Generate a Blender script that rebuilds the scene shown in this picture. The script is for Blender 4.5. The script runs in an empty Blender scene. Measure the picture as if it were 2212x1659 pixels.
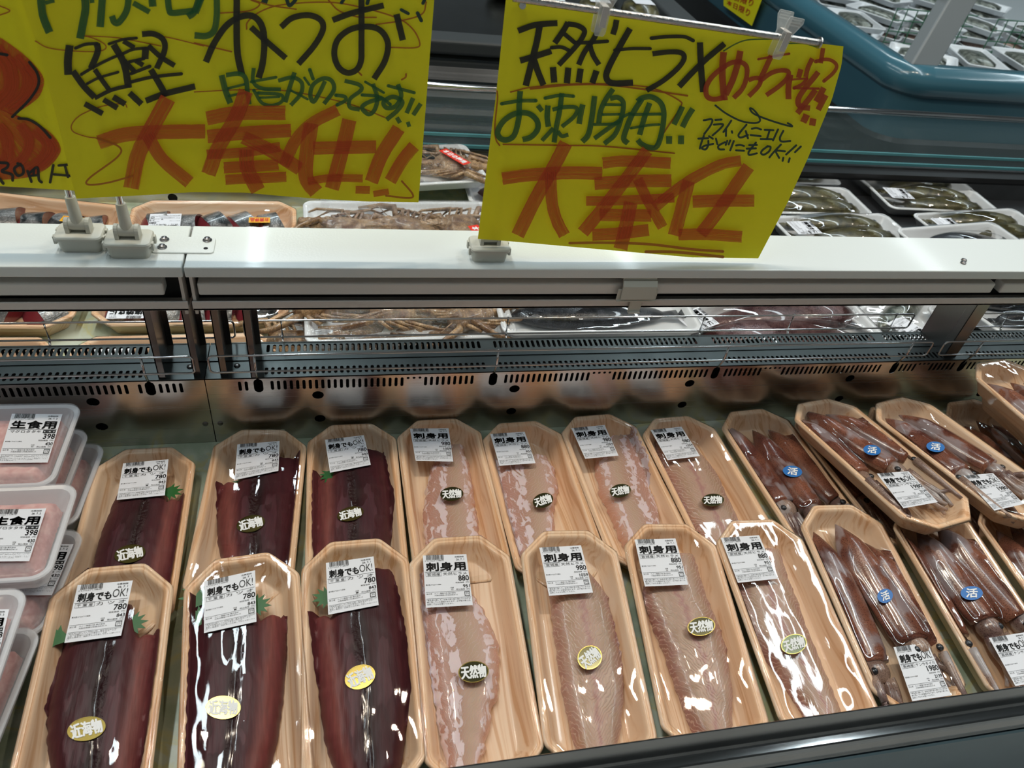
import bpy, bmesh, math, random
from mathutils import Matrix, Vector, noise as mnoise
random.seed(7)
PI = math.pi
S = bpy.context.scene
COL = S.collection

# ------------------------------------------------------------------ camera
FPX, CX, CY = 1626.0, 1106.0, 829.5
CAM = Vector((0, 0, 0.66))
RX = Vector((0.97498938, -0.02894638, 0.2203584))
RY = Vector((-0.18265784, -0.66921055, 0.7202731))
RZ = Vector((0.12661687, -0.74250881, -0.65776046))
cam = bpy.data.cameras.new('camera'); camo = bpy.data.objects.new('camera', cam); COL.objects.link(camo)
cam.sensor_fit = 'HORIZONTAL'; cam.sensor_width = 36; cam.lens = FPX / 2212 * 36; cam.clip_start = 0.01
right = Vector((RX[0], RY[0], RZ[0])); down = Vector((RX[1], RY[1], RZ[1])); fwd = Vector((RX[2], RY[2], RZ[2]))
M = Matrix((right, -down, -fwd)).transposed().to_4x4(); M.translation = CAM
camo.matrix_world = M
S.camera = camo
cam.dof.use_dof = True; cam.dof.focus_distance = 0.86; cam.dof.aperture_fstop = 11

# ------------------------------------------------------------------ light and exposure
W = bpy.data.worlds.new('world'); S.world = W; W.use_nodes = True
W.node_tree.nodes['Background'].inputs[0].default_value = (0.75, 0.85, 0.95, 1)
W.node_tree.nodes['Background'].inputs[1].default_value = 0.35
S.view_settings.view_transform = 'Standard'; S.view_settings.look = 'None'
S.view_settings.exposure = 0.58; S.view_settings.gamma = 1.0; S.view_settings.use_curve_mapping = False

def area(name, loc, sx, sy, power, col, rot=(0, 0, 0), shape='RECTANGLE'):
    l = bpy.data.lights.new(name, 'AREA'); l.shape = shape; l.size = sx; l.size_y = sy
    l.energy = power; l.color = col
    o = bpy.data.objects.new(name, l); COL.objects.link(o); o.location = loc; o.rotation_euler = rot
    return o
for x in (-2.65, -0.45, 1.75, 3.95):                        # fluorescent rows under the shop ceiling
    area('tube_lamp', (x, 2.2, 2.2), 0.07, 4.4, 24, (0.82, 0.95, 1.0))
for x, y in ((-0.48, .86), (0.10, .84), (0.89, .86), (1.32, .84), (2.4, .7), (-1.2, .86)):   # warm spot lamps over the fish case
    area('spot_lamp', (x, y, 2.2), 0.07, 0.07, 3.6, (1.0, 0.86, 0.68), shape='DISK')

# ------------------------------------------------------------------ pixel to plane helpers
def ray(px, py):
    v = Vector((px - CX, py - CY, FPX)); return Vector((RX.dot(v), RY.dot(v), RZ.dot(v)))
def hit(px, py, p, n):
    r = ray(px, py); return CAM + r * ((p - CAM).dot(n) / r.dot(n))
def Pz(px, py, z): return hit(px, py, Vector((0, 0, z)), Vector((0, 0, 1)))
def Py(px, py, y): return hit(px, py, Vector((0, y, 0)), Vector((0, 1, 0)))

# ------------------------------------------------------------------ materials
MATS = {}
def nt(name):
    m = bpy.data.materials.new(name); m.use_nodes = True; MATS[name] = m
    n = m.node_tree.nodes; b = n['Principled BSDF']
    return m, n, m.node_tree.links.new, b
def simple(name, col, rough=0.5, metal=0.0, spec=0.5, coat=0.0, bump=0.0, bscale=200, sss=0.0):
    m, n, L, b = nt(name)
    b.inputs['Base Color'].default_value = (*col, 1); b.inputs['Roughness'].default_value = rough
    b.inputs['Metallic'].default_value = metal; b.inputs['Specular IOR Level'].default_value = spec
    b.inputs['Coat Weight'].default_value = coat; b.inputs['Coat Roughness'].default_value = 0.08
    if sss:
        b.inputs['Subsurface Weight'].default_value = sss; b.inputs['Subsurface Scale'].default_value = 0.004
        b.inputs['Subsurface Radius'].default_value = (1, .5, .35)
    if bump:
        t = n.new('ShaderNodeTexCoord'); x = n.new('ShaderNodeTexNoise'); x.inputs['Scale'].default_value = bscale
        u = n.new('ShaderNodeBump'); u.inputs['Strength'].default_value = bump; u.inputs['Distance'].default_value = 0.001
        L(t.outputs['Object'], x.inputs['Vector']); L(x.outputs['Fac'], u.inputs['Height']); L(u.outputs[0], b.inputs['Normal'])
    return m
def ramp(n, stops):
    r = n.new('ShaderNodeValToRGB'); e = r.color_ramp.elements
    e[0].position, e[0].color = stops[0][0], (*stops[0][1], 1)
    e[1].position, e[1].color = stops[-1][0], (*stops[-1][1], 1)
    for p, c in stops[1:-1]:
        x = e.new(p); x.color = (*c, 1)
    return r
def mapping(n, L, src, scale, rot=(0, 0, 0)):
    mp = n.new('ShaderNodeMapping'); mp.inputs['Scale'].default_value = scale; mp.inputs['Rotation'].default_value = rot
    L(src, mp.inputs['Vector']); return mp
def noisen(n, L, vec, scale, detail=3, dist=0.0):
    x = n.new('ShaderNodeTexNoise'); x.inputs['Scale'].default_value = scale; x.inputs['Detail'].default_value = detail
    x.inputs['Distortion'].default_value = dist; L(vec, x.inputs['Vector']); return x
def mixc(n, L, fac, a, b, mode='MIX'):
    x = n.new('ShaderNodeMix'); x.data_type = 'RGBA'; x.blend_type = mode
    for s, v in ((x.inputs[0], fac), (x.inputs[6], a), (x.inputs[7], b)):
        if isinstance(v, (int, float)): s.default_value = v
        elif isinstance(v, tuple): s.default_value = (*v, 1)
        else: L(v, s)
    return x.outputs[2]
def mathn(n, L, op, a, b=0.0, c=0.0):
    x = n.new('ShaderNodeMath'); x.operation = op
    for s, v in zip(x.inputs, (a, b, c)):
        if isinstance(v, (int, float)): s.default_value = v
        else: L(v, s)
    return x.outputs[0]
def bumpn(n, L, b, h, strength, dist=0.001):
    u = n.new('ShaderNodeBump'); u.inputs['Strength'].default_value = strength; u.inputs['Distance'].default_value = dist
    L(h, u.inputs['Height']); L(u.outputs[0], b.inputs['Normal'])

def mat_wood():
    m, n, L, b = nt('wood_print_foam')
    t = n.new('ShaderNodeTexCoord'); oi = n.new('ShaderNodeObjectInfo')
    off = n.new('ShaderNodeVectorMath'); off.operation = 'ADD'
    sc = mathn(n, L, 'MULTIPLY', oi.outputs['Random'], 3.0)
    L(t.outputs['Object'], off.inputs[0]); L(sc, off.inputs[1])
    w = noisen(n, L, mapping(n, L, off.outputs[0], (9, 1.6, 9)).outputs[0], 2.0, 2)
    d = mixc(n, L, 0.045, off.outputs[0], w.outputs['Color'])
    g = noisen(n, L, mapping(n, L, d, (330, 4, 60)).outputs[0], 1.0, 3)
    g2 = noisen(n, L, mapping(n, L, d, (45, 2.5, 12)).outputs[0], 1.0, 2)
    r1 = ramp(n, [(0.34, (0.72, 0.45, 0.26)), (0.47, (0.89, 0.66, 0.46)), (0.70, (0.92, 0.73, 0.55))])
    L(g.outputs['Fac'], r1.inputs[0])
    r2 = ramp(n, [(0.35, (1, .90, .80)), (0.62, (1, 1, 1))]); L(g2.outputs['Fac'], r2.inputs[0])
    L(mixc(n, L, 1.0, r1.outputs[0], r2.outputs[0], 'MULTIPLY'), b.inputs['Base Color'])
    b.inputs['Roughness'].default_value = 0.38; b.inputs['Coat Weight'].default_value = 0.3
    return m
def mat_film():
    m, n, L, b = nt('clear_wrap_film'); n.remove(b)
    out = n['Material Output']; t = n.new('ShaderNodeTexCoord')
    tr = n.new('ShaderNodeBsdfTransparent'); tr.inputs[0].default_value = (0.97, 0.97, 0.97, 1)
    gl = n.new('ShaderNodeBsdfGlossy'); gl.inputs['Roughness'].default_value = 0.02
    a = noisen(n, L, mapping(n, L, t.outputs['Object'], (1, .35, 1)).outputs[0], 60, 2, 0.6)
    c = noisen(n, L, t.outputs['Object'], 900, 1)
    h = mathn(n, L, 'MULTIPLY_ADD', c.outputs['Fac'], 0.05, a.outputs['Fac'])
    u = n.new('ShaderNodeBump'); u.inputs['Strength'].default_value = 0.10; u.inputs['Distance'].default_value = 0.0010
    L(h, u.inputs['Height']); L(u.outputs[0], gl.inputs['Normal'])
    lw = n.new('ShaderNodeFresnel'); lw.inputs[0].default_value = 1.45; L(u.outputs[0], lw.inputs['Normal'])
    f = mathn(n, L, 'MULTIPLY', lw.outputs[0], 1.05)
    mx = n.new('ShaderNodeMixShader'); L(f, mx.inputs[0]); L(tr.outputs[0], mx.inputs[1]); L(gl.outputs[0], mx.inputs[2])
    L(mx.outputs[0], out.inputs[0]); return m
def mat_crinkle():
    m, n, L, b = nt('crinkled_wrap_film'); n.remove(b)
    out = n['Material Output']; t = n.new('ShaderNodeTexCoord')
    tr = n.new('ShaderNodeBsdfTransparent'); gl = n.new('ShaderNodeBsdfGlossy'); gl.inputs['Roughness'].default_value = 0.08
    a = noisen(n, L, mapping(n, L, t.outputs['Object'], (1, .18, 1), (0, 0, .5)).outputs[0], 190, 3, 1.5)
    u = n.new('ShaderNodeBump'); u.inputs['Strength'].default_value = 0.9; u.inputs['Distance'].default_value = 0.004
    L(a.outputs['Fac'], u.inputs['Height']); L(u.outputs[0], gl.inputs['Normal'])
    mx = n.new('ShaderNodeMixShader'); mx.inputs[0].default_value = .16; L(tr.outputs[0], mx.inputs[1]); L(gl.outputs[0], mx.inputs[2])
    L(mx.outputs[0], out.inputs[0]); return m
def mat_bonito():
    m, n, L, b = nt('dark_red_bonito_flesh')
    uv = n.new('ShaderNodeUVMap'); sx = n.new('ShaderNodeSeparateXYZ'); L(uv.outputs[0], sx.inputs[0])
    t = n.new('ShaderNodeTexCoord')
    ns = noisen(n, L, mapping(n, L, t.outputs['Object'], (1, .3, 1)).outputs[0], 60, 3)
    wob = mathn(n, L, 'MULTIPLY_ADD', ns.outputs['Fac'], 0.16, -0.08)
    u = mathn(n, L, 'ADD', sx.outputs['X'], wob)
    r = ramp(n, [(0.0, (0.10, .022, .028)), (0.20, (0.062, 0.010, 0.016)), (0.38, (0.045, 0.006, 0.011)), (0.43, (0.024, 0.004, 0.006)),
                 (0.54, (0.030, 0.004, 0.007)), (0.60, (0.060, 0.010, 0.016)), (0.70, (0.095, .022, .028)), (0.82, (0.25, 0.075, 0.065)), (0.92, (0.18, 0.042, 0.045)), (1.0, (0.12, 0.026, 0.032))])
    L(u, r.inputs[0])
    fine = noisen(n, L, mapping(n, L, t.outputs['Object'], (380, 45, 60), (0, 0, .12)).outputs[0], 1.0, 3)
    fr = ramp(n, [(0.3, (.8, .8, .8)), (0.7, (1.15, 1.1, 1.1))]); L(fine.outputs['Fac'], fr.inputs[0])
    L(mixc(n, L, 1.0, r.outputs[0], fr.outputs[0], 'MULTIPLY'), b.inputs['Base Color'])
    b.inputs['Roughness'].default_value = 0.48; b.inputs['Coat Roughness'].default_value = 0.12; b.inputs['Specular IOR Level'].default_value = .35
    big = noisen(n, L, t.outputs['Object'], 260, 3)
    c = mathn(n, L, 'COMPARE', u, 0.5, 0.060); L(mathn(n, L, 'MULTIPLY', c, .9), b.inputs['Coat Weight'])
    hh = mathn(n, L, 'MULTIPLY_ADD', mathn(n, L, 'MULTIPLY', big.outputs['Fac'], c), 2.2, mathn(n, L, 'MULTIPLY', fine.outputs['Fac'], .35))
    bumpn(n, L, b, hh, 0.7, 0.0014)
    return m
def mat_flounder(kind):
    m, n, L, b = nt('flounder_flesh_' + kind)
    uv = n.new('ShaderNodeUVMap'); sx = n.new('ShaderNodeSeparateXYZ'); L(uv.outputs[0], sx.inputs[0])
    t = n.new('ShaderNodeTexCoord')
    w = noisen(n, L, t.outputs['Object'], 90, 3)
    au = mathn(n, L, 'ABSOLUTE', mathn(n, L, 'SUBTRACT', sx.outputs['X'], 0.40))
    ph = mathn(n, L, 'MULTIPLY_ADD', sx.outputs['Y'], 36.0, mathn(n, L, 'MULTIPLY', au, -15.0))
    ph = mathn(n, L, 'ADD', ph, mathn(n, L, 'MULTIPLY', w.outputs['Fac'], 3.6))
    fr = mathn(n, L, 'FRACT', ph)
    if kind == 'silver':
        base = ramp(n, [(0.0, (0.56, 0.32, 0.27)), (0.35, (0.50, 0.29, 0.22)), (0.62, (0.56, 0.40, 0.30)), (0.8, (0.62, 0.42, .35)), (1.0, (0.66, 0.38, 0.30))])
        L(sx.outputs['X'], base.inputs[0])
        ln = ramp(n, [(0.80, (0, 0, 0)), (0.93, (.6, .6, .6)), (1.0, (0, 0, 0))]); L(fr, ln.inputs[0])
        n2 = noisen(n, L, mapping(n, L, t.outputs['Object'], (1, .6, 1)).outputs[0], 120, 5, 1.0)
        band = ramp(n, [(0.0, (.62, .62, .62)), (0.09, (.4, .4, .4)), (0.2, (.2, .2, .2)), (0.32, (.66, .66, .66)), (.42, (.5, .5, .5)), (.52, (0, 0, 0)), (.72, (0, 0, 0)), (.80, (.6, .6, .6)), (.9, (.5, .5, .5)), (1, (.2, .2, .2))])
        L(sx.outputs['X'], band.inputs[0])
        k = mathn(n, L, 'SMOOTHSTEP' if False else 'ADD', n2.outputs['Fac'], mathn(n, L, 'MULTIPLY_ADD', band.outputs[0], .55, -.74))
        kk = ramp(n, [(0.0, (0, 0, 0)), (.055, (.9, .9, .9))]); L(k, kk.inputs[0])
        mask = mathn(n, L, 'MAXIMUM', kk.outputs[0], mathn(n, L, 'MULTIPLY', ln.outputs[0], .55))
        L(mixc(n, L, mask, base.outputs[0], (0.84, 0.72, 0.76)), b.inputs['Base Color'])
        b.inputs['Roughness'].default_value = 0.35
        bumpn(n, L, b, mathn(n, L, 'ADD', mask, n2.outputs['Fac']), 0.5, .0008)
    else:
        base = ramp(n, [(0.0, (0.42, 0.22, 0.19)), (0.22, (0.48, 0.32, 0.22)), (0.42, (0.56, 0.38, 0.30)), (0.5, (0.46, 0.24, 0.22)), (0.56, (0.56, 0.38, 0.30)), (0.78, (0.44, 0.30, 0.21)), (1.0, (0.34, 0.17, 0.16))])
        L(mathn(n, L, 'ADD', sx.outputs['X'], mathn(n, L, 'MULTIPLY_ADD', w.outputs['Fac'], .3, -.15)), base.inputs[0])
        ln = ramp(n, [(0.50, (0, 0, 0)), (0.76, (.68, .68, .68)), (0.88, (0, 0, 0))]); L(fr, ln.inputs[0])
        edge = ramp(n, [(0.0, (1, 1, 1)), (0.36, (.75, .75, .75)), (.44, (.1, .1, .1)), (0.62, (.4, .4, .4)), (1, (1, 1, 1))]); L(sx.outputs['X'], edge.inputs[0])
        n2 = noisen(n, L, mapping(n, L, t.outputs['Object'], (90, 14, 40), (0, 0, .5)).outputs[0], 1, 3)
        mk = mathn(n, L, 'MULTIPLY', ln.outputs[0], edge.outputs[0])
        fl = ramp(n, [(.45, (0, 0, 0)), (.75, (.35, .35, .35))]); L(n2.outputs['Fac'], fl.inputs[0])
        mk = mathn(n, L, 'MAXIMUM', mk, fl.outputs[0])
        L(mixc(n, L, mk, base.outputs[0], (0.74, 0.58, 0.52)), b.inputs['Base Color'])
        b.inputs['Roughness'].default_value = 0.3
        bumpn(n, L, b, ln.outputs[0], 0.35, .0007)
    b.inputs['Subsurface Weight'].default_value = 0.25; b.inputs['Subsurface Scale'].default_value = 0.003
    b.inputs['Coat Weight'].default_value = .25
    return m
def mat_squid(name, c0, c1, white, wth):
    m, n, L, b = nt(name)
    t = n.new('ShaderNodeTexCoord'); oi = n.new('ShaderNodeObjectInfo')
    off = n.new('ShaderNodeVectorMath'); off.operation = 'ADD'
    L(t.outputs['Object'], off.inputs[0]); L(mathn(n, L, 'MULTIPLY', oi.outputs['Random'], 5.0), off.inputs[1])
    v = n.new('ShaderNodeTexVoronoi'); v.inputs['Scale'].default_value = 620; L(off.outputs[0], v.inputs['Vector'])
    r = ramp(n, [(0.10, c1), (0.42, c0)]); L(v.outputs['Distance'], r.inputs[0])
    big = noisen(n, L, mapping(n, L, off.outputs[0], (1, .55, 1), (0, 0, -.3)).outputs[0], 32, 3, .4)
    tone = ramp(n, [(.35, (.65, .5, .5)), (.6, (1.5, 1.35, 1.1))]); L(noisen(n, L, off.outputs[0], 21, 2).outputs['Fac'], tone.inputs[0])
    col = mixc(n, L, 1.0, r.outputs[0], tone.outputs[0], 'MULTIPLY')
    wr = ramp(n, [(wth, (0, 0, 0)), (wth + .07, (.85, .85, .85))]); L(big.outputs['Fac'], wr.inputs[0])
    L(mixc(n, L, wr.outputs[0], col, white), b.inputs['Base Color'])
    b.inputs['Roughness'].default_value = 0.24; b.inputs['Coat Weight'].default_value = 0.5; b.inputs['Coat Roughness'].default_value = .1
    bumpn(n, L, b, v.outputs['Distance'], 0.15, .0005)
    return m
def mat_skin(name, c0, c1, scale=450, rough=.3, metal=.35):
    m, n, L, b = nt(name); t = n.new('ShaderNodeTexCoord')
    v = n.new('ShaderNodeTexVoronoi'); v.inputs['Scale'].default_value = scale; L(t.outputs['Object'], v.inputs['Vector'])
    ns = noisen(n, L, t.outputs['Object'], 45, 4, .5)
    r = ramp(n, [(0.36, c0), (0.62, c1)]); L(ns.outputs['Fac'], r.inputs[0])
    r2 = ramp(n, [(0.0, (1.25, 1.25, 1.25)), (0.6, (.6, .6, .6))]); L(v.outputs['Distance'], r2.inputs[0])
    L(mixc(n, L, 1.0, r.outputs[0], r2.outputs[0], 'MULTIPLY'), b.inputs['Base Color'])
    b.inputs['Roughness'].default_value = rough; b.inputs['Metallic'].default_value = metal
    b.inputs['Coat Weight'].default_value = .4
    bumpn(n, L, b, v.outputs['Distance'], .35, .0006); return m
def mat_steel(name, col, rough, scale=(2, 2, 600), bump=.08, blot=.25):
    m, n, L, b = nt(name); t = n.new('ShaderNodeTexCoord')
    x = noisen(n, L, mapping(n, L, t.outputs['Object'], scale).outputs[0], 1.0, 3)
    y = noisen(n, L, t.outputs['Object'], 9, 4)
    r = ramp(n, [(.3, tuple(c * (1 - blot) for c in col)), (.7, col)]); L(y.outputs['Fac'], r.inputs[0])
    L(r.outputs[0], b.inputs['Base Color'])
    b.inputs['Metallic'].default_value = 1.0
    L(mathn(n, L, 'MULTIPLY_ADD', x.outputs['Fac'], .16, rough - .08), b.inputs['Roughness'])
    bumpn(n, L, b, x.outputs['Fac'], bump, .0005); return m
def mat_marker(name, col, base_alpha, streak):
    m, n, L, b = nt(name)
    uv = n.new('ShaderNodeUVMap')
    x = noisen(n, L, mapping(n, L, uv.outputs[0], (20, .16, 1)).outputs[0], 1.0, 2)
    sp = n.new('ShaderNodeSeparateXYZ'); L(uv.outputs[0], sp.inputs[0])
    late = mathn(n, L, 'MULTIPLY', mathn(n, L, 'FRACT', sp.outputs['Z'] if False else sp.outputs['Y']), 0.0)
    r = ramp(n, [(.32, (base_alpha - streak,) * 3), (.55, (base_alpha,) * 3)]); L(x.outputs['Fac'], r.inputs[0])
    b.inputs['Base Color'].default_value = (*col, 1); b.inputs['Roughness'].default_value = .55
    L(mathn(n, L, 'ADD', r.outputs[0], late), b.inputs['Alpha']); return m
def mat_marble():
    m, n, L, b = nt('marbled_green_mat'); t = n.new('ShaderNodeTexCoord')
    a = noisen(n, L, t.outputs['Object'], 14, 5, 1.4)
    r = ramp(n, [(.38, (0.33, 0.39, 0.28)), (.5, (0.44, 0.49, 0.38)), (.56, (0.52, 0.50, 0.26)), (.6, (0.50, .54, .44)), (.75, (.58, .62, .54))])
    L(a.outputs['Fac'], r.inputs[0]); L(r.outputs[0], b.inputs['Base Color']); b.inputs['Roughness'].default_value = .3; return m
def mat_paper():
    m, n, L, b = nt('yellow_paper'); t = n.new('ShaderNodeTexCoord')
    a = noisen(n, L, t.outputs['Object'], 16, 3, .6)
    b.inputs['Base Color'].default_value = (0.93, 0.84, 0.006, 1); b.inputs['Roughness'].default_value = .62
    bumpn(n, L, b, a.outputs['Fac'], .22, .006)
    tl = n.new('ShaderNodeBsdfTranslucent'); tl.inputs[0].default_value = (0.85, 0.76, 0.012, 1)
    mx = n.new('ShaderNodeMixShader'); mx.inputs[0].default_value = .12
    L(b.outputs[0], mx.inputs[1]); L(tl.outputs[0], mx.inputs[2]); L(mx.outputs[0], n['Material Output'].inputs[0]); return m
def mat_plastic_clear(name, col, rough=.12, alpha=.35):
    m, n, L, b = nt(name); b.inputs['Base Color'].default_value = (*col, 1)
    b.inputs['Roughness'].default_value = rough; b.inputs['Alpha'].default_value = alpha
    b.inputs['Specular IOR Level'].default_value = .7; return m
def mat_mince():
    m, n, L, b = nt('minced_tuna_pink'); t = n.new('ShaderNodeTexCoord')
    a = noisen(n, L, t.outputs['Object'], 95, 5, .3)
    r = ramp(n, [(.3, (.56, .21, .18)), (.5, (.72, .34, .30)), (.7, (.82, .50, .44))])
    L(a.outputs['Fac'], r.inputs[0]); L(r.outputs[0], b.inputs['Base Color']); b.inputs['Roughness'].default_value = .45
    bumpn(n, L, b, a.outputs['Fac'], .5, .002); return m

m_wood = mat_wood(); m_film = mat_film(); m_crk = mat_crinkle(); m_bon = mat_bonito()
m_flS = mat_flounder('silver'); m_flM = mat_flounder('brown')
m_sq = mat_squid('red_brown_squid_skin', (0.20, 0.085, 0.062), (0.040, 0.012, 0.010), (0.34, 0.28, 0.29), .54)
m_sqh = mat_squid('grey_squid_arm_skin', (0.25, 0.19, 0.18), (0.08, 0.045, 0.04), (0.42, 0.38, .38), .52)
m_mince = mat_mince()
m_skin = mat_skin('silver_black_bonito_skin', (.035, .045, .05), (.42, .42, .42), 380)
m_skin2 = mat_skin('black_fish_skin', (.012, .014, .018), (.05, .055, .065), 600, .22, .2)
m_skin3 = mat_skin('green_brown_fish_skin', (.05, .045, .018), (.17, .15, .06), 500, .28, .1)
m_skin4 = mat_skin('dusky_red_fish_skin', (.085, .03, .03), (.20, .11, .105), 500, .25, .15)
m_skin5 = mat_skin('silver_green_fish_skin', (.06, .075, .06), (.40, .42, .36), 500, .28, .3)
m_flesh = simple('raw_red_flesh', (.20, .022, .032), .3, coat=.4, bump=.4, bscale=140)
m_shell = mat_skin('tan_shellfish_shell', (.20, .10, .045), (.52, .33, .17), 350, .4, 0)
m_white = simple('white_foam', (.80, .82, .84), .32, coat=.25)
m_pp = mat_plastic_clear('frosted_plastic', (.90, .90, .93), .25, .60)
m_lid = mat_plastic_clear('clear_frosted_lid', (.90, .90, .94), .18, .20)
m_acr = mat_plastic_clear('clear_clip_plastic', (.88, .90, .88), .06, .30)
m_label = simple('white_label_paper', (.80, .81, .86), .45)
m_ink = simple('black_print', (.012, .012, .014), .5)
m_gold = simple('gold_foil', (.24, .20, .06), .2, metal=1.0)
m_dkfoil = simple('dark_olive_foil', (.055, .055, .022), .16, metal=.6)
m_stwhite = simple('white_sticker_print', (.90, .90, .90), .6)
m_blue = simple('blue_sticker', (.02, .17, .52), .35)
m_orange = simple('orange_sticker', (.85, .42, .01), .35)
m_redst = simple('red_sticker', (.75, .035, .015), .35)
m_redtx = simple('red_print', (.62, .03, .02), .45)
m_leaf = simple('green_plastic_leaf', (.02, .16, .03), .4)
m_steel = mat_steel('brushed_stainless', (.64, .60, .56), .25, bump=.03, blot=.12)
m_deck = mat_steel('galvanised_steel', (.11, .125, .125), .42, (40, 40, 40))
m_ledge = mat_steel('ledge_stainless', (.50, .50, .50), .13, (2, 60, 60), .01)
m_post = mat_steel('dull_post_steel', (.26, .25, .25), .30, (200, 200, 4))
m_chrome = simple('chrome_wire', (.62, .63, .65), .14, metal=1.0)
m_chromed = simple('worn_chrome', (.50, .50, .50), .25, metal=1.0, bump=.6, bscale=700)
m_dark = simple('cavity_shade_black', (.006, .006, .007), .8)  # near-black colour stands in for the shade inside hollows and holes
m_gap = simple('slot_shade_black', (.015, .014, .013), .8)  # near-black puts the shade of the slots under the rail into the colour
m_rail = simple('white_enamel', (.72, .76, .75), .32, coat=.15, bump=.12, bscale=420)
m_railg = simple('grey_housing', (.36, .36, .34), .4)
m_lamph = simple('lamp_cover_grey', (.78, .79, .77), .35)
m_lip = simple('dull_aluminium_lip', (.66, .62, .58), .42, bump=.2, bscale=150)
m_ivory = simple('ivory_plastic', (.56, .55, .48), .38)
m_marble = mat_marble(); m_paper = mat_paper()
m_teal = simple('teal_enamel', (.038, .105, .14), .35, coat=.25)
m_tealhi = simple('teal_rim', (.05, .15, .20), .22, coat=.4)
m_panel = mat_steel('teal_tinted_steel', (.20, .29, .33), .16, (2, 60, 60), .01)
m_dgrey = simple('dark_grey_panel', (.045, .05, .052), .4)
m_black = simple('black_bumper', (.012, .012, .013), .35)
m_louv = mat_steel('louvre_steel', (.16, .17, .18), .28, (2, 2, 200))
m_grey = simple('mid_grey_plastic', (.22, .24, .25), .4)
m_lwhite = simple('cabinet_liner', (.45, .48, .49), .5)
m_glass = mat_plastic_clear('case_glass', (.35, .5, .55), .03, .12)
m_glassedge = simple('green_glass_edge', (.10, .30, .33), .2)
m_floor = simple('shop_floor', (.50, .52, .52), .35, bump=.05, bscale=3)
m_wall = simple('shop_wall', (.78, .78, .76), .7)
m_ceil = simple('shop_ceiling', (.26, .27, .28), .8)
m_green = simple('green_wire', (.02, .13, .06), .4)
MK = dict(k=mat_marker('black_marker', (.016, .016, .012), .97, .06), g=mat_marker('green_marker', (.010, .13, .03), .93, .2),
          r=mat_marker('red_marker', (.50, .040, .008), .92, .1), o=mat_marker('broad_red_marker', (.66, .062, .004), 0.84, .30),
          n=mat_marker('fine_orange_marker', (.50, .11, .004), .9, .1), t=mat_marker('dark_teal_marker', (.008, .045, .04), .97, .02))

# ------------------------------------------------------------------ mesh helpers
class MB:
    def __init__(s): s.v, s.f, s.uv = [], [], []
    def add(s, vs, fs, uvs=None):
        o = len(s.v); s.v += [tuple(p) for p in vs]; s.f += [tuple(i + o for i in f) for f in fs]
        s.uv += (uvs if uvs else [(0, 0)] * len(vs))
    def box(s, a, b):
        x0, y0, z0 = a; x1, y1, z1 = b
        s.add([(x0, y0, z0), (x1, y0, z0), (x1, y1, z0), (x0, y1, z0), (x0, y0, z1), (x1, y0, z1), (x1, y1, z1), (x0, y1, z1)],
              [(0, 3, 2, 1), (4, 5, 6, 7), (0, 1, 5, 4), (1, 2, 6, 5), (2, 3, 7, 6), (3, 0, 4, 7)])
    def tube(s, pts, r, n=8, cap=True, flat=1.0):
        pts = [Vector(p) for p in pts]; rings = []
        rr = r if isinstance(r, (list, tuple)) else [r] * len(pts)
        up = Vector((0, 0, 1))
        for i, p in enumerate(pts):
            d = (pts[min(i + 1, len(pts) - 1)] - pts[max(i - 1, 0)])
            d = d.normalized() if d.length > 1e-9 else Vector((1, 0, 0))
            a = d.cross(up)
            if a.length < .05: a = d.cross(Vector((0, 1, 0)))
            a.normalize(); b = a.cross(d)
            rings.append([p + (a * math.cos(2 * PI * k / n) + b * math.sin(2 * PI * k / n) * flat) * rr[i] for k in range(n)])
        vs = [q for R_ in rings for q in R_]; fs = []
        for i in range(len(pts) - 1):
            for k in range(n):
                k2 = (k + 1) % n; fs.append((i * n + k, i * n + k2, (i + 1) * n + k2, (i + 1) * n + k))
        if cap: fs += [tuple(range(n)), tuple(reversed(range((len(pts) - 1) * n, len(pts) * n)))]
        s.add(vs, fs)
    def rings(s, rings, cap0=True, cap1=True):
        n = len(rings[0]); vs = [q for R_ in rings for q in R_]; fs = []
        for i in range(len(rings) - 1):
            for k in range(n):
                k2 = (k + 1) % n; fs.append((i * n + k, i * n + k2, (i + 1) * n + k2, (i + 1) * n + k))
        if cap0: fs.append(tuple(reversed(range(n))))
        if cap1: fs.append(tuple(range((len(rings) - 1) * n, len(rings) * n)))
        s.add(vs, fs)
    def obj(s, name, mat, parent=None, smooth=False, loc=None, sharp=None):
        me = bpy.data.meshes.new(name); me.from_pydata(s.v, [], s.f); me.validate()
        ul = me.uv_layers.new(name='UVMap')
        if any(u != (0, 0) for u in s.uv):
            for l in me.loops: ul.data[l.index].uv = s.uv[l.vertex_index]
        bm = bmesh.new(); bm.from_mesh(me); bmesh.ops.recalc_face_normals(bm, faces=bm.faces); bm.to_mesh(me); bm.free()
        me.materials.append(mat)
        if smooth:
            me.polygons.foreach_set('use_smooth', [True] * len(me.polygons))
            if sharp: me.set_sharp_from_angle(angle=math.radians(sharp))
        o = bpy.data.objects.new(name, me); COL.objects.link(o)
        if parent: o.parent = parent
        if loc: o.location = loc
        return o
def tag(o, label, cat, group=None):
    o['label'] = label; o['category'] = cat
    if group: o['group'] = group
    return o
def struct(o): o['kind'] = 'structure'; return o
def empty(name, loc=(0, 0, 0), rot=(0, 0, 0)):
    o = bpy.data.objects.new(name, None); o.empty_display_size = .02; COL.objects.link(o)
    o.location = loc; o.rotation_euler = rot; return o
def bevel(o, w=.001, seg=2):
    md = o.modifiers.new('bevel', 'BEVEL'); md.width = w; md.segments = seg; md.limit_method = 'ANGLE'
    md.angle_limit = math.radians(40); return o
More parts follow.
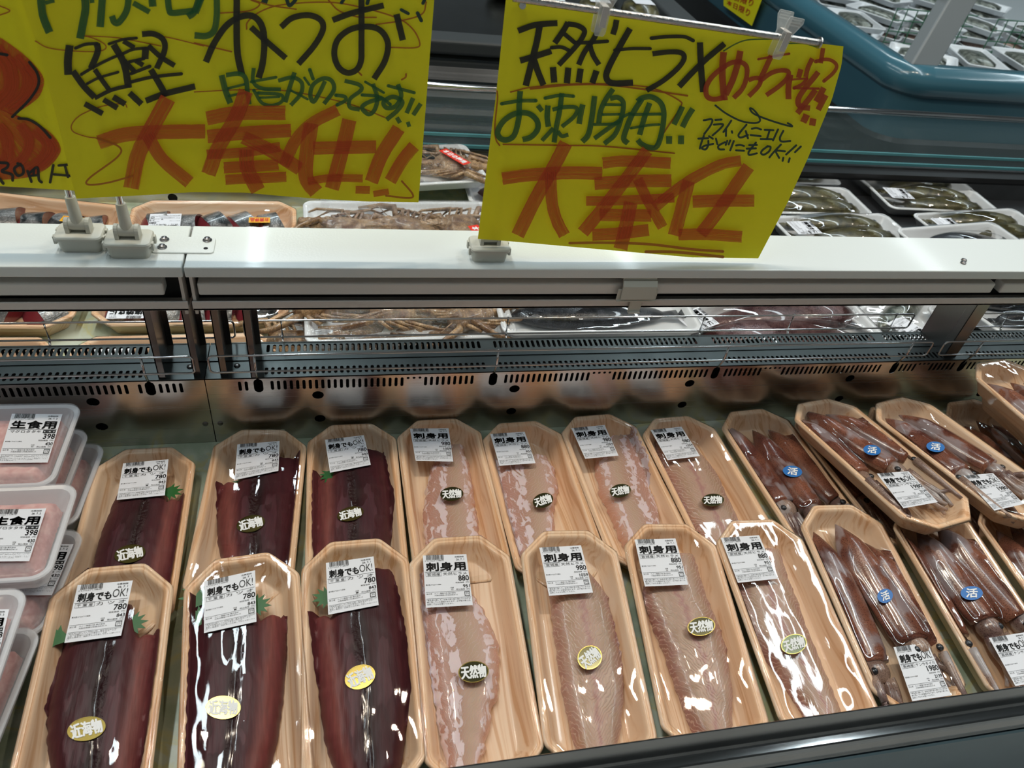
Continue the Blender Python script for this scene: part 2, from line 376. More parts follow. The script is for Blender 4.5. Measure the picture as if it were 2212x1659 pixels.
def rrect(w, h, r, n=5):
    P = []
    for cx, cy, a0 in ((w / 2 - r, h / 2 - r, 0), (-w / 2 + r, h / 2 - r, 90), (-w / 2 + r, -h / 2 + r, 180), (w / 2 - r, -h / 2 + r, 270)):
        for k in range(n + 1):
            a = math.radians(a0 + 90 * k / n); P.append((cx + r * math.cos(a), cy + r * math.sin(a)))
    return P
def octo(w, h, c, d=0.0, k=2):
    c = max(.004, c - d * .586); a, b = w / 2 - d, h / 2 - d
    P = [(a, -b + c), (a, b - c), (a - c, b), (-a + c, b), (-a, b - c), (-a, -b + c), (-a + c, -b), (a - c, -b)]
    Q = []
    for i, p in enumerate(P):                                      # round each corner
        q0, q1 = P[i - 1], P[(i + 1) % 8]; r = .004
        for (q) in (q0, q1):
            l = math.hypot(q[0] - p[0], q[1] - p[1]); Q.append((p[0] + (q[0] - p[0]) / l * r, p[1] + (q[1] - p[1]) / l * r))
            if q is q0: Q.append((p[0] * .5 + (p[0] * 2 + (q0[0] - p[0]) / math.hypot(q0[0] - p[0], q0[1] - p[1]) * r + (q1[0] - p[0]) / math.hypot(q1[0] - p[0], q1[1] - p[1]) * r) * .25, p[1] * .5 + (p[1] * 2 + (q0[1] - p[1]) / math.hypot(q0[0] - p[0], q0[1] - p[1]) * r + (q1[1] - p[1]) / math.hypot(q1[0] - p[0], q1[1] - p[1]) * r) * .25))
    return Q
def plate(name, outer, holes, mat, mtx, parent=None, thick=.0006):
    """flat sheet with real holes: outer polygon and hole polygons in 2D, placed by mtx"""
    cu = bpy.data.curves.new(name, 'CURVE'); cu.dimensions = '2D'; cu.fill_mode = 'BOTH'; cu.extrude = thick / 2
    for P in [outer] + holes:
        sp = cu.splines.new('POLY'); sp.points.add(len(P) - 1); sp.use_cyclic_u = True
        for q, p in zip(sp.points, P): q.co = (p[0], p[1], 0, 1)
    t = bpy.data.objects.new('t', cu); COL.objects.link(t)
    bpy.context.view_layer.update()
    me = bpy.data.meshes.new_from_object(t.evaluated_get(bpy.context.evaluated_depsgraph_get()))
    bpy.data.objects.remove(t); bpy.data.curves.remove(cu)
    me.transform(mtx); me.materials.clear(); me.materials.append(mat)
    o = bpy.data.objects.new(name, me); COL.objects.link(o)
    if parent: o.parent = parent
    return o
def slot(cx, cy, w, h, n=5):
    P = []; r = w / 2
    for k in range(n + 1): a = PI * k / n; P.append((cx + r * math.cos(a), cy + h / 2 - r + r * math.sin(a)))
    for k in range(n + 1): a = PI + PI * k / n; P.append((cx + r * math.cos(a), cy - h / 2 + r + r * math.sin(a)))
    return P
def circ(cx, cy, r, n=20, ry=None): return [(cx + r * math.cos(2 * PI * k / n), cy + (ry or r) * math.sin(2 * PI * k / n)) for k in range(n)]

# text shapes, kept as unit-box triangles
GL = {}
def glyphs(s, bold=0.0):
    k = (s, bold)
    if k not in GL:
        cu = bpy.data.curves.new('t', 'FONT'); cu.body = s; cu.size = 1; cu.offset = bold; cu.resolution_u = 3 if len(s) < 12 else 1
        cu.space_character = 1.08 if bold else 1.0
        t = bpy.data.objects.new('t', cu); COL.objects.link(t); bpy.context.view_layer.update()
        me = bpy.data.meshes.new_from_object(t.evaluated_get(bpy.context.evaluated_depsgraph_get()))
        V = [(v.co.x, v.co.y) for v in me.vertices]; F = [tuple(p.vertices) for p in me.polygons]
        x0, x1 = min(v[0] for v in V), max(v[0] for v in V); y0, y1 = min(v[1] for v in V), max(v[1] for v in V)
        GL[k] = ([((x - x0) / (x1 - x0), (y1 - y) / (y1 - y0)) for x, y in V], F)
        bpy.data.objects.remove(t); bpy.data.curves.remove(cu); bpy.data.meshes.remove(me)
    return GL[k]
def put_text(T, s, box, bold=0.0):
    V, F = glyphs(s); u0, u1, v0, v1 = box; r = bold * (v1 - v0) * .8
    for k in range(8 if bold > .02 else (3 if bold else 1)):
        du, dv = (r * math.cos(k * PI / (4 if bold > .02 else 1.5)), r * .8 * math.sin(k * PI / (4 if bold > .02 else 1.5))) if bold else (0, 0)
        o = len(T[0]); T[0].extend((u0 + du + (u1 - u0) * x, v0 + dv + (v1 - v0) * y) for x, y in V); T[1].extend(tuple(i + o for i in f) for f in F)
def put_rect(T, u0, u1, v0, v1):
    o = len(T[0]); T[0].extend([(u0, v0), (u1, v0), (u1, v1), (u0, v1)]); T[1].append((o, o + 1, o + 2, o + 3))
def put_frame(T, u0, u1, v0, v1, w=.006):
    put_rect(T, u0, u1, v0, v0 + w); put_rect(T, u0, u1, v1 - w, v1); put_rect(T, u0, u0 + w, v0, v1); put_rect(T, u1 - w, u1, v0, v1)
LT = {}
def label_print(kind):
    if kind in LT: return LT[kind]
    T = ([], []); rnd = random.Random(3)
    head, name1, name2, price, tax, day, para, qty = {
        'bonito': ('刺身でもOK!', '千 葉 産', 'カ ツ オ', '780', '843', '26. 7. 1', ['「寄生虫に関して」短時の際、寄生虫は取り除いて', 'いますが稀に入っている場合が有ります。その', '場合、生食用にはお使い下さい。上記', '以外の場合は、加熱または冷凍してからお使い下さ', 'い'], '1'),
        'fl880': ('刺身用', '宮城産', '天然ヒラメ', '880', '951', '26. 7. 1', ['「寄生虫に関して」出来る限り取り除いていますが', '稀に残っている場合があります。必ず取り除くか、', '加熱してからお使いください。'], '222'),
        'fl980': ('刺身用', '宮城産', '天然ヒラメ', '980', '1059', '26. 7. 1', ['「寄生虫に関して」出来る限り取り除いていますが', '稀に残っている場合があります。必ず取り除くか、', '加熱してからお使いください。'], '222'),
        'squid': ('刺身でもOK!', '長崎産', 'ケンサキイカ', '1980', '2139', '26. 7. 2', ['「寄生虫に関して」出来る限り取り除いていますが', '稀に残っている場合があります。必ず取り除くか、', '加熱してからお使いください。'], '4'),
        'tuna': ('生食用', '', 'マグロタタキ', '398', '430', '26. 7. 2', ['キハダマグロ（インドネシア）、ビンチョウマグロ、', '植物油脂／ＰＨ調整剤、酸化防止剤（Ｖ．Ｃ、Ｖ．', 'Ｅ）', '栄養成分表示（１００ｇ当たり）エネルギー１６７', 'ｋｃａｌ、タンパク質 ２５．４ｇ、脂質７．３ｇ、', '炭水化物０．０ｇ（サンプル品分析', 'による推定値。）'], '50'),
        'grill': ('塩焼きに', '', '煮付・塩焼きに', '480', '519', '26. 7. 1', ['「寄生虫に関して」出来る限り取り除いていますが', '加熱してからお使いください。'], '1'),
    }[kind]
    u = .07
    while u < .46:
        w = rnd.choice((.004, .004, .008, .012)); put_rect(T, u, u + w, .0, .095 if rnd.random() < .85 else .105); u += w + rnd.choice((.004, .006, .01))
    put_text(T, '0 210223 118802', (.04, .46, .105, .125))
    put_text(T, '消費期限', (.72, .93, .035, .065), .01); put_text(T, day, (.75, .93, .085, .12), .015)
    if 'OK' in head:
        put_text(T, head[:4], (.06, .66, .165, .315), .062); put_text(T, 'OK!', (.68, .95, .14, .29), .0)
    else: put_text(T, head, (.06, .94, .155, .315), .08)
    put_rect(T, .02, .98, .33, .335)
    if name1:
        put_text(T, name1, (.07, .36, .357, .408)); put_frame(T, .04, .39, .345, .42, .004); put_text(T, name2, (.42, .95, .352, .41))
    elif kind == 'tuna':
        put_text(T, name2, (.07, .68, .35, .405)); put_frame(T, .72, .97, .345, .41, .02); put_text(T, '解凍', (.76, .93, .35, .4), .02)
    else: put_text(T, name2, (.07, .9, .352, .41))
    put_text(T, price, (.98 - .075 * len(price), .985, .425, .525), .035)
    put_text(T, '税抜価格（円）', (.68, .98, .545, .575)); put_text(T, tax, (.98 - .047 * len(tax), .985, .60, .66), .03)
    put_text(T, '税込価格（円）', (.68, .98, .675, .705)); put_text(T, '要冷蔵４℃以下で保存', (.03, .36, .57, .595), .01)
    put_text(T, '内容量', (.56, .63, .64, .665)); put_text(T, qty, (.57, .62, .675, .70))
    put_rect(T, .02, .98, .718, .722)
    put_text(T, '加工者', (.03, .15, .738, .765)); put_text(T, 'カノー寝屋川店 株式会社', (.2, .66, .738, .765)); put_text(T, '大阪府寝屋川市清水町40-15', (.2, .70, .775, .80))
    put_frame(T, .85, .965, .735, .825, .012); put_text(T, 'プラ', (.875, .94, .758, .80), .01)
    put_rect(T, .02, .98, .84, .844)
    lh = .115 / max(3, len(para))
    for i, p in enumerate(para): put_text(T, p, (.03, .03 + .94 * min(1, len(p) / 23), .855 + i * lh, .855 + i * lh + lh * .8))
    LT[kind] = T; return T

def make_label(parent, kind, q, lift=.0003, rows=6):
    """price label on the bilinear quad q (TL, TR, BL, BR in the package's frame) plus its print"""
    def P(u, v, h=0): return (q[0] * (1 - u) + q[1] * u) * (1 - v) + (q[2] * (1 - u) + q[3] * u) * v + Vector((0, 0, h))
    m = MB(); N = 4; vs = [P(i / N, j / rows) for j in range(rows + 1) for i in range(N + 1)]
    fs = [(j * (N + 1) + i, j * (N + 1) + i + 1, (j + 1) * (N + 1) + i + 1, (j + 1) * (N + 1) + i) for j in range(rows) for i in range(N)]
    m.add(vs, fs); lo = m.obj('price_label', m_label, parent)
    T = label_print(kind); t = MB(); t.add([P(u, v, lift) for u, v in T[0]], T[1]); t.obj('label_print', m_ink, lo)
    return lo
def make_sticker(parent, kind, c, ax, ay, h):
    """oval sticker: centre c, half axes vectors ax (right), ay (up)"""
    face, txt, tm = {'kinkai': (m_gold, '近海物', m_stwhite), 'tennen': (m_dkfoil, '天然物', m_stwhite), 'katsu': (m_blue, '活', m_stwhite)}[kind]
    n = 40; m = MB(); m.add([c + ax * math.cos(2 * PI * k / n) + ay * math.sin(2 * PI * k / n) for k in range(n)], [tuple(range(n))])
    so = m.obj('oval_sticker', face, parent)
    up = Vector((0, 0, h))
    if kind != 'katsu':
        e = MB(); vs = []
        for f in (.93, 1.0): vs += [c + up * .5 + ax * f * math.cos(2 * PI * k / n) + ay * f * math.sin(2 * PI * k / n) for k in range(n)]
        e.add(vs, [(k, (k + 1) % n, n + (k + 1) % n, n + k) for k in range(n)]); e.obj('sticker_rim', m_gold, so)
    V, F = glyphs(txt)
    w, hh = (.80, .60) if kind != 'katsu' else (.5, .62)
    t = MB()
    for k in range(6):
        b = .035; t.add([c + up * (1 + k * .12) + ax * ((x - .5) * 2 * w + b * math.cos(k * PI / 3)) + ay * ((.5 - y) * 2 * hh + b * 1.3 * math.sin(k * PI / 3)) for x, y in V], F)
    t.obj('sticker_print', tm, so)
    return so

# ------------------------------------------------------------------ trays, film, contents
TW, TL, TC, TH = .108, .25, .0285, .027
def tray_mesh(w, l, c, h, shape='oct'):
    def ring(d, z):
        P = octo(w, l, c, d) if shape == 'oct' else rrect(w - 2 * d, l - 2 * d, max(.003, c - d * .6), 6)
        return [(x, y, z) for x, y in P]
    k = h / .027
    return [ring(d, z * k) for d, z in ((.018, 0), (.014, .001), (.003, .0225), (.0004, .0232), (0, .0245), (.0006, .0262), (.0020, .0270), (.0034, .0266),
                                        (.0042, .0256), (.0052, .0254), (.0062, .0262), (.0076, .0258), (.0088, .0240), (.0105, .0215), (.0175, .0042), (.0205, .003))]
def make_tray(parent, mat=None, w=TW, l=TL, c=TC, h=TH, shape='oct'):
    m = MB(); m.rings(tray_mesh(w, l, c, h, shape)); return m.obj('tray', mat or m_wood, parent, smooth=True, sharp=50)
def halfw(y, w, l, c):
    a = w / 2; d = l / 2 - abs(y)
    return a if d > c else a - (c - d)
def make_film(parent, hf, w=TW, l=TL, c=TC, h=TH, mat=None, nx=30, ny=64):
    m = MB(); vs = []; fs = []
    for j in range(ny + 1):
        y = (j / ny - .5) * (l - .002)
        a = halfw(y, w, l, c) - .001
        for i in range(nx + 1):
            u = i / nx * 2 - 1; x = u * a
            e = min(1, min(a - abs(x), l / 2 - .001 - abs(y)) / .012)
            wob = .0005 * mnoise.noise(Vector((x * 60, y * 30, 3.1)))
            z = h + .0004 - .0006 * e + max(0, hf(x, y) + .0006 - h) * min(1, e * 1.3) + wob * e
            vs.append((x, y, z))
    for j in range(ny):
        for i in range(nx):
            k = j * (nx + 1) + i; fs.append((k, k + 1, k + nx + 2, k + nx + 1))
    # drop down around the lip
    b = [j * (nx + 1) for j in range(ny + 1)] + [ny * (nx + 1) + i for i in range(1, nx + 1)] + [j * (nx + 1) + nx for j in range(ny - 1, -1, -1)] + [i for i in range(nx - 1, 0, -1)]
    o = len(vs)
    for k in b:
        x, y, z = vs[k]; r = math.hypot(x, y); vs.append((x + x / r * .0016, y + y / r * .0016, h - .004))
    n = len(b)
    for i in range(n): fs.append((b[i], b[(i + 1) % n], o + (i + 1) % n, o + i))
    m.add(vs, fs); return m.obj('wrap_film', mat or m_film, parent, smooth=True)

class Pack:
    def __init__(s, name, back, ang, slope, label, cat, group, w=TW, l=TL, h=TH):
        phi = math.atan(slope); R = Matrix.Rotation(math.radians(ang), 3, 'Z') @ Matrix.Rotation(phi, 3, 'X')
        loc = Vector(back) - R @ Vector((0, l / 2, h))
        s.e = empty(name, loc, (phi, 0, math.radians(ang))); tag(s.e, label, cat, group)
        s.R, s.loc, s.inv, s.h = R, loc, R.transposed(), h
    def loc_px(s, px, py, z):
        n = s.R @ Vector((0, 0, 1)); p = s.loc + n * z
        return s.inv @ (hit(px, py, p, n) - s.loc)

def wallz(x): return .0048 + max(0, abs(x) - .0355) / .0095 * .0205
def fillet(pk, rows, mirror, mat, name, lobe=None, h0=.021, base=.004, nx=44, ny=70, rag=.0012, seed=1):
    """fish fillet as a closed height field between traced left and right edges"""
    z0 = .021
    L = [(pk.loc_px(xl, y, z0), pk.loc_px(xr, y, z0)) for y, xl, xr in rows]
    lim = TW / 2 - .0068
    pts = sorted([((a.y + b.y) / 2, max(-lim, a.x), min(lim, b.x)) for a, b in L])
    ybot = -TL / 2 + .012
    if pts[0][0] > ybot + .01:                                   # taper on toward the hidden near end
        y, a, b = pts[0]; c = (a + b) / 2; pts.insert(0, (ybot, c + (a - c) * .45, c + (b - c) * .45))
    ytop = pts[-1][0]
    def edge(y):
        for (y0, a0, b0), (y1, a1, b1) in zip(pts, pts[1:]):
            if y <= y1:
                t = (y - y0) / (y1 - y0); t = t * t * (3 - 2 * t) * .35 + t * .65; return a0 + (a1 - a0) * t, b0 + (b1 - b0) * t
        return pts[-1][1:]
    drop = 0
    if lobe: s_l, ylobe = lobe; drop = ytop - pk.loc_px((rows[1][1] + rows[1][2]) / 2, ylobe, z0).y
    top = [[0] * (nx + 1) for _ in range(ny + 1)]; V = []; UV = []; H = {}
    def height(u, t, x, y):
        a = abs(u); hh = (1 - a ** 5) ** .55 * (.72 + .28 * math.sin(PI * min(1, t * .9 + .1)) ** .5)
        hh *= min(1, (1 - t) / .03 + .25) ** .5
        if lobe:
            su = u if not mirror else -u
            hh *= 1 - .05 * math.exp(-((su + .03) / .05) ** 2) - .05 * math.exp(-((su - .50) / .12) ** 2) + .02 * mnoise.noise(Vector((x * 300, y * 80, seed)))
            hh *= 1 - .10 * max(0, min(1, (su - .45) / .3))
        hh += .03 * mnoise.noise(Vector((x * 90, y * 50, seed)))
        return base + (h0 - base) * max(.05, hh)
    for j in range(ny + 1):
        for i in range(nx + 1):
            u = i / nx * 2 - 1; su = -u if mirror else u
            d = 0
            if lobe and su > lobe[0] - .12:
                k = min(1, (su - lobe[0] + .12) / .24); k = k * k * (3 - 2 * k)
                d = drop * k + (.010 * math.sin(PI * min(1, max(0, (su - lobe[0]) / (1 - lobe[0])))) * -1 + .0)
                d = d + .006 if su < .9 else d
            yt = ytop - max(0, d) + rag * mnoise.noise(Vector((u * 9, seed, 0)))
            t = j / ny; y = pts[0][0] + (yt - pts[0][0]) * t
            a, b = edge(y); r = rag * mnoise.noise(Vector((y * 160, u * .8 + seed, 5)))
            x = (a + b) / 2 + (b - a) / 2 * u + r * u
            V.append((x, y, max(height(u, t, x, y), wallz(x)))); uu = (1 - (u + 1) / 2) if mirror else (u + 1) / 2; UV.append((uu, t))
    n1 = nx + 1; fs = [(j * n1 + i, j * n1 + i + 1, (j + 1) * n1 + i + 1, (j + 1) * n1 + i) for j in range(ny) for i in range(nx)]
    b = [i for i in range(n1)] + [j * n1 + nx for j in range(1, ny + 1)] + [ny * n1 + i for i in range(nx - 1, -1, -1)] + [j * n1 for j in range(ny - 1, 0, -1)]
    o = len(V); n = len(b)
    for k in b: V.append((max(-.035, min(.035, V[k][0] * .985)), V[k][1], .0034)); UV.append(UV[k])
    for i in range(n): fs.append((b[i], b[(i + 1) % n], o + (i + 1) % n, o + i))
    fs.append(tuple(range(o, o + n)))
    m = MB(); m.add(V, fs, UV); ob = m.obj(name, mat, pk.e, smooth=True, sharp=70)
    y0 = pts[0][0]
    def hf(x, y):
        if y < y0 or y > ytop: return 0
        a, b_ = edge(y)
        if b_ - a < .004: return 0
        u = (x - (a + b_) / 2) / ((b_ - a) / 2)
        if abs(u) >= 1.15: return 0
        su = -u if mirror else u; yt = ytop - (drop if lobe and su > lobe[0] else 0)
        if y > yt: return 0
        k = max(0, 1 - abs(u) ** 4)
        return base + (h0 - base) * k ** .35 * .97
    return ob, hf
def leaf(pk, px, py, ang, s=.013, n=6, z=.0215):
    c = pk.loc_px(px, py, z); m = MB(); P = []
    for i in range(n * 2 + 1):
        t = i / (n * 2) * 2 - 1; r = s * (1.25 if i % 2 else .72) * (1 - .25 * abs(t)); a = ang + t * 1.5; P.append(c + Vector((math.cos(a) * r, math.sin(a) * r, 0)))
    P.append(c - Vector((math.cos(ang), math.sin(ang), 0)) * s * .9)
    k = len(P); m.add(P + [p - Vector((0, 0, .0003)) for p in P], [tuple(range(k)), tuple(reversed(range(k, 2 * k)))] + [(i, (i + 1) % k, k + (i + 1) % k, k + i) for i in range(k)])
    m.obj('green_leaf', m_leaf, pk.e)

def pack_label(pk, kind, quad, hf, lift=.0016):
    q = []
    for px, py in quad:
        p = pk.loc_px(px, py, pk.h + lift); q.append(Vector((p.x, p.y, pk.h + lift)))
    if hf:
        zz = [max(pk.h, hf(v.x, v.y) + .0006) for v in q]
        c = sum(q, Vector()) / 4; zc = max(pk.h, hf(c.x, c.y) + .0006)
        for i, (px, py) in enumerate(quad):
            z = max(zz[i], zc - .001) + lift; p = pk.loc_px(px, py, z); q[i] = Vector((p.x, p.y, z))
    make_label(pk.e, kind, q)
def pack_sticker(pk, kind, px, py, wpx, hpx, angdeg, hf, lift=.0012):
    c = pk.loc_px(px, py, pk.h); z = max(pk.h, hf(c.x, c.y) + .0006) + lift
    c = pk.loc_px(px, py, z); a = math.radians(angdeg)
    ax = pk.loc_px(px + wpx / 2 * math.cos(a), py - wpx / 2 * math.sin(a), z) - c
    ay = pk.loc_px(px - hpx / 2 * math.sin(a), py - hpx / 2 * math.cos(a), z) - c
    make_sticker(pk.e, kind, c, ax, ay, .0003)

# bonito packs -------------------------------------------------------
BON = [
 ('leftmost back-row pack of dark red bonito with green leaf right of its label', (-.2218, .6611, -.027), .5, 0, False,
  [(1030, 258, 410), (1080, 235, 410), (1130, 215, 405), (1180, 200, 400), (1240, 190, 385), (1300, 185, 370)], (.42, 1080),
  [(266, 1001), (364, 992), (252, 1080), (356, 1070)], (281, 1196, 68, 38, 12), [(364, 1062, -.1)]),
 ('middle back-row bonito pack, pale pink belly on its left, gold sticker low centre', (-.096, .684, -.027), -3.2, 0, True,
  [(982, 470, 650), (1035, 468, 650), (1100, 465, 650), (1150, 465, 640), (1190, 475, 632), (1260, 480, 620)], (.40, 1038),
  [(512.7, 960), (604, 952.7), (506.5, 1037), (601.5, 1017)], (542, 1131, 62, 35, 14), [(530, 1040, 3.9)]),
 ('back-row bonito pack right beside the flounder packs, at the steel wall', (.0105, .6873, -.027), 0, 0, True,
  [(967, 675, 830), (1020, 674, 840), (1080, 674, 852), (1120, 673, 850), (1170, 675, 845), (1240, 680, 840)], (.40, 1020),
  [(702, 950), (786, 940), (713, 1021), (801, 1004)], (757, 1110, 58, 30, 14), [(716, 1024, 3.9)]),
 ('front-left bonito pack with a bright film glare running over its gold sticker', (-.2181, .4794, 0), 1.0, .09, False,
  [(1300, 152, 345), (1400, 125, 345), (1500, 98, 335), (1580, 94, 322), (1659, 103, 305)], (.45, 1378),
  [(167.6, 1264), (287, 1253.7), (139, 1389), (261.6, 1373)], (187, 1574, 84, 50, 14), [(282, 1346, -.2), (128, 1378, 2.9)]),
 ('front-row bonito pack with spiky green leaf sticking out left of its label', (-.1028, .480, 0), 4.4, .09, False,
  [(1275, 402, 620), (1340, 400, 620), (1420, 388, 618), (1500, 384, 612), (1600, 385, 600), (1659, 395, 585)], (.35, 1340),
  [(441.5, 1256), (551, 1231.7), (440.6, 1367.6), (554, 1343)], (482, 1528, 76, 50, 0), [(436, 1290, 2.8, .018), (434, 1335, 3.0, .014), (551, 1308, .1)]),
 ('front-row bonito pack next to the front flounder packs, tilted gold sticker', (.0085, .489, 0), .4, .09, True,
  [(1225, 662, 850), (1320, 664, 868), (1400, 675, 880), (1500, 690, 888), (1580, 700, 880), (1659, 725, 870)], (.42, 1322),
  [(704, 1216), (807, 1202), (709, 1328), (818, 1307)], (778, 1462, 68, 50, 24), [(708, 1290, 3.1)]),
]
for i, (lab, back, ang, sl, mir, rows, lobe, quad, st, leaves) in enumerate(BON):
    pk = Pack('bonito_pack', back, ang, sl, lab, 'fish pack', 'packs of dark red bonito fillet')
    make_tray(pk.e)
    _, hf = fillet(pk, rows, mir, m_bon, 'bonito_fillet', lobe, h0=.0275, seed=i * 7.3)
    make_film(pk.e, hf)
    for lf in leaves: leaf(pk, *lf)
    pack_label(pk, 'bonito', quad, hf); pack_sticker(pk, 'kinkai', *st, hf)

# flounder packs -----------------------------------------------------
FLO = [
 ('back-row pack of pale flounder first right of the bonito, priced 980', (.1185, .690, -.027), 1.0, 0, 'S', 'fl980',
  [(950, 960, 1000), (1000, 930, 1018), (1050, 920, 1025), (1100, 912, 1032), (1150, 920, 1040), (1200, 940, 1045)],
  [(885.5, 926), (969, 925), (898, 995.5), (979, 997)], (976, 1067, 50, 30, 4)),
 ('back-row flounder pack priced 880, silvery frilled fillet in clear wrap', (.2238, .679, -.027), 2.2, 0, 'S', 'fl880',
  [(975, 1068, 1185), (1010, 1074, 1205), (1050, 1082, 1212), (1100, 1090, 1203), (1150, 1105, 1205), (1200, 1120, 1210)],
  [(1059, 937.5), (1133.5, 932.5), (1079, 1006), (1157, 1000.5)], (1173, 1081, 45, 31, 18)),
 ('back-row flounder pack priced 980 with pale silvery fillet, between two other back-row flounder packs', (.3294, .686, -.027), 3.2, 0, 'S', 'fl980',
  [(930, 1320, 1365), (960, 1290, 1385), (1000, 1288, 1400), (1050, 1300, 1410), (1100, 1325, 1430), (1150, 1345, 1440)],
  [(1234, 925), (1306, 918), (1264, 991), (1336, 984)], (1340, 1060, 46, 29, 10)),
 ('back-row flounder pack with greyish brown fillet, next to the squid packs', (.4405, .6765, -.027), 3.0, 0, 'M', 'fl980',
  [(920, 1415, 1470), (970, 1425, 1520), (1020, 1445, 1560), (1070, 1465, 1582), (1110, 1490, 1602), (1160, 1520, 1622)],
  [(1405, 929), (1472, 921.6), (1442, 994), (1512, 985)], (1540, 1080, 48, 27, 2)),
 ('front-row flounder pack with white silvery fillet and dark oval sticker, priced 880', (.1160, .4836, 0), -.6, .09, 'S', 'fl880',
  [(1210, 906, 965), (1310, 909, 1050), (1400, 922, 1085), (1480, 935, 1082), (1560, 948, 1062), (1659, 972, 1042)],
  [(913.4, 1200), (1007.4, 1197), (920, 1313), (1021.6, 1307)], (1023, 1451, 66, 46, 6)),
 ('front-row flounder pack priced 980, brown fillet under a tilted bright gold sticker', (.2371, .4807, 0), -4.3, .09, 'M', 'fl980',
  [(1195, 1180, 1256), (1280, 1192, 1318), (1400, 1208, 1345), (1480, 1220, 1356), (1560, 1238, 1350), (1620, 1253, 1340)],
  [(1165, 1183), (1255, 1178), (1186, 1287), (1281, 1280)], (1274, 1420, 54, 50, 38)),
 ('front-row flounder pack priced 880 with broad pinkish brown fillet, second from the squid', (.3549, .4797, 0), -5.3, .09, 'M', 'fl880',
  [(1185, 1420, 1505), (1280, 1392, 1535), (1340, 1418, 1560), (1400, 1443, 1578), (1480, 1472, 1592), (1560, 1502, 1592)],
  [(1370.7, 1165.4), (1459, 1163), (1393, 1267), (1486.6, 1263)], (1515, 1353, 60, 40, 8)),
 ('front-row flounder pack beside the front squid packs, wide white glare across its top', (.4616, .4761, 0), -2.1, .09, 'M', 'fl880',
  [(1175, 1640, 1690), (1250, 1598, 1716), (1300, 1602, 1738), (1360, 1625, 1758), (1430, 1682, 1786), (1480, 1715, 1806), (1540, 1755, 1830)],
  [(1556.8, 1162), (1639.6, 1156), (1594, 1259), (1680, 1250)], (1715, 1391, 56, 42, 16)),
]
for i, (lab, back, ang, sl, kd, kind, rows, quad, st) in enumerate(FLO):
    pk = Pack('flounder_pack', back, ang, sl, lab, 'fish pack', 'packs of flounder fillet')
    make_tray(pk.e)
    _, hf = fillet(pk, rows, i in (2, 6, 7), m_flS if kd == 'S' else m_flM, 'flounder_fillet', None, h0=.021, base=.006, seed=i * 3.7 + 40, rag=.003 if kd == 'S' else .0018)
    make_film(pk.e, hf)
    pack_label(pk, kind, quad, hf); pack_sticker(pk, 'tennen', *st, hf)

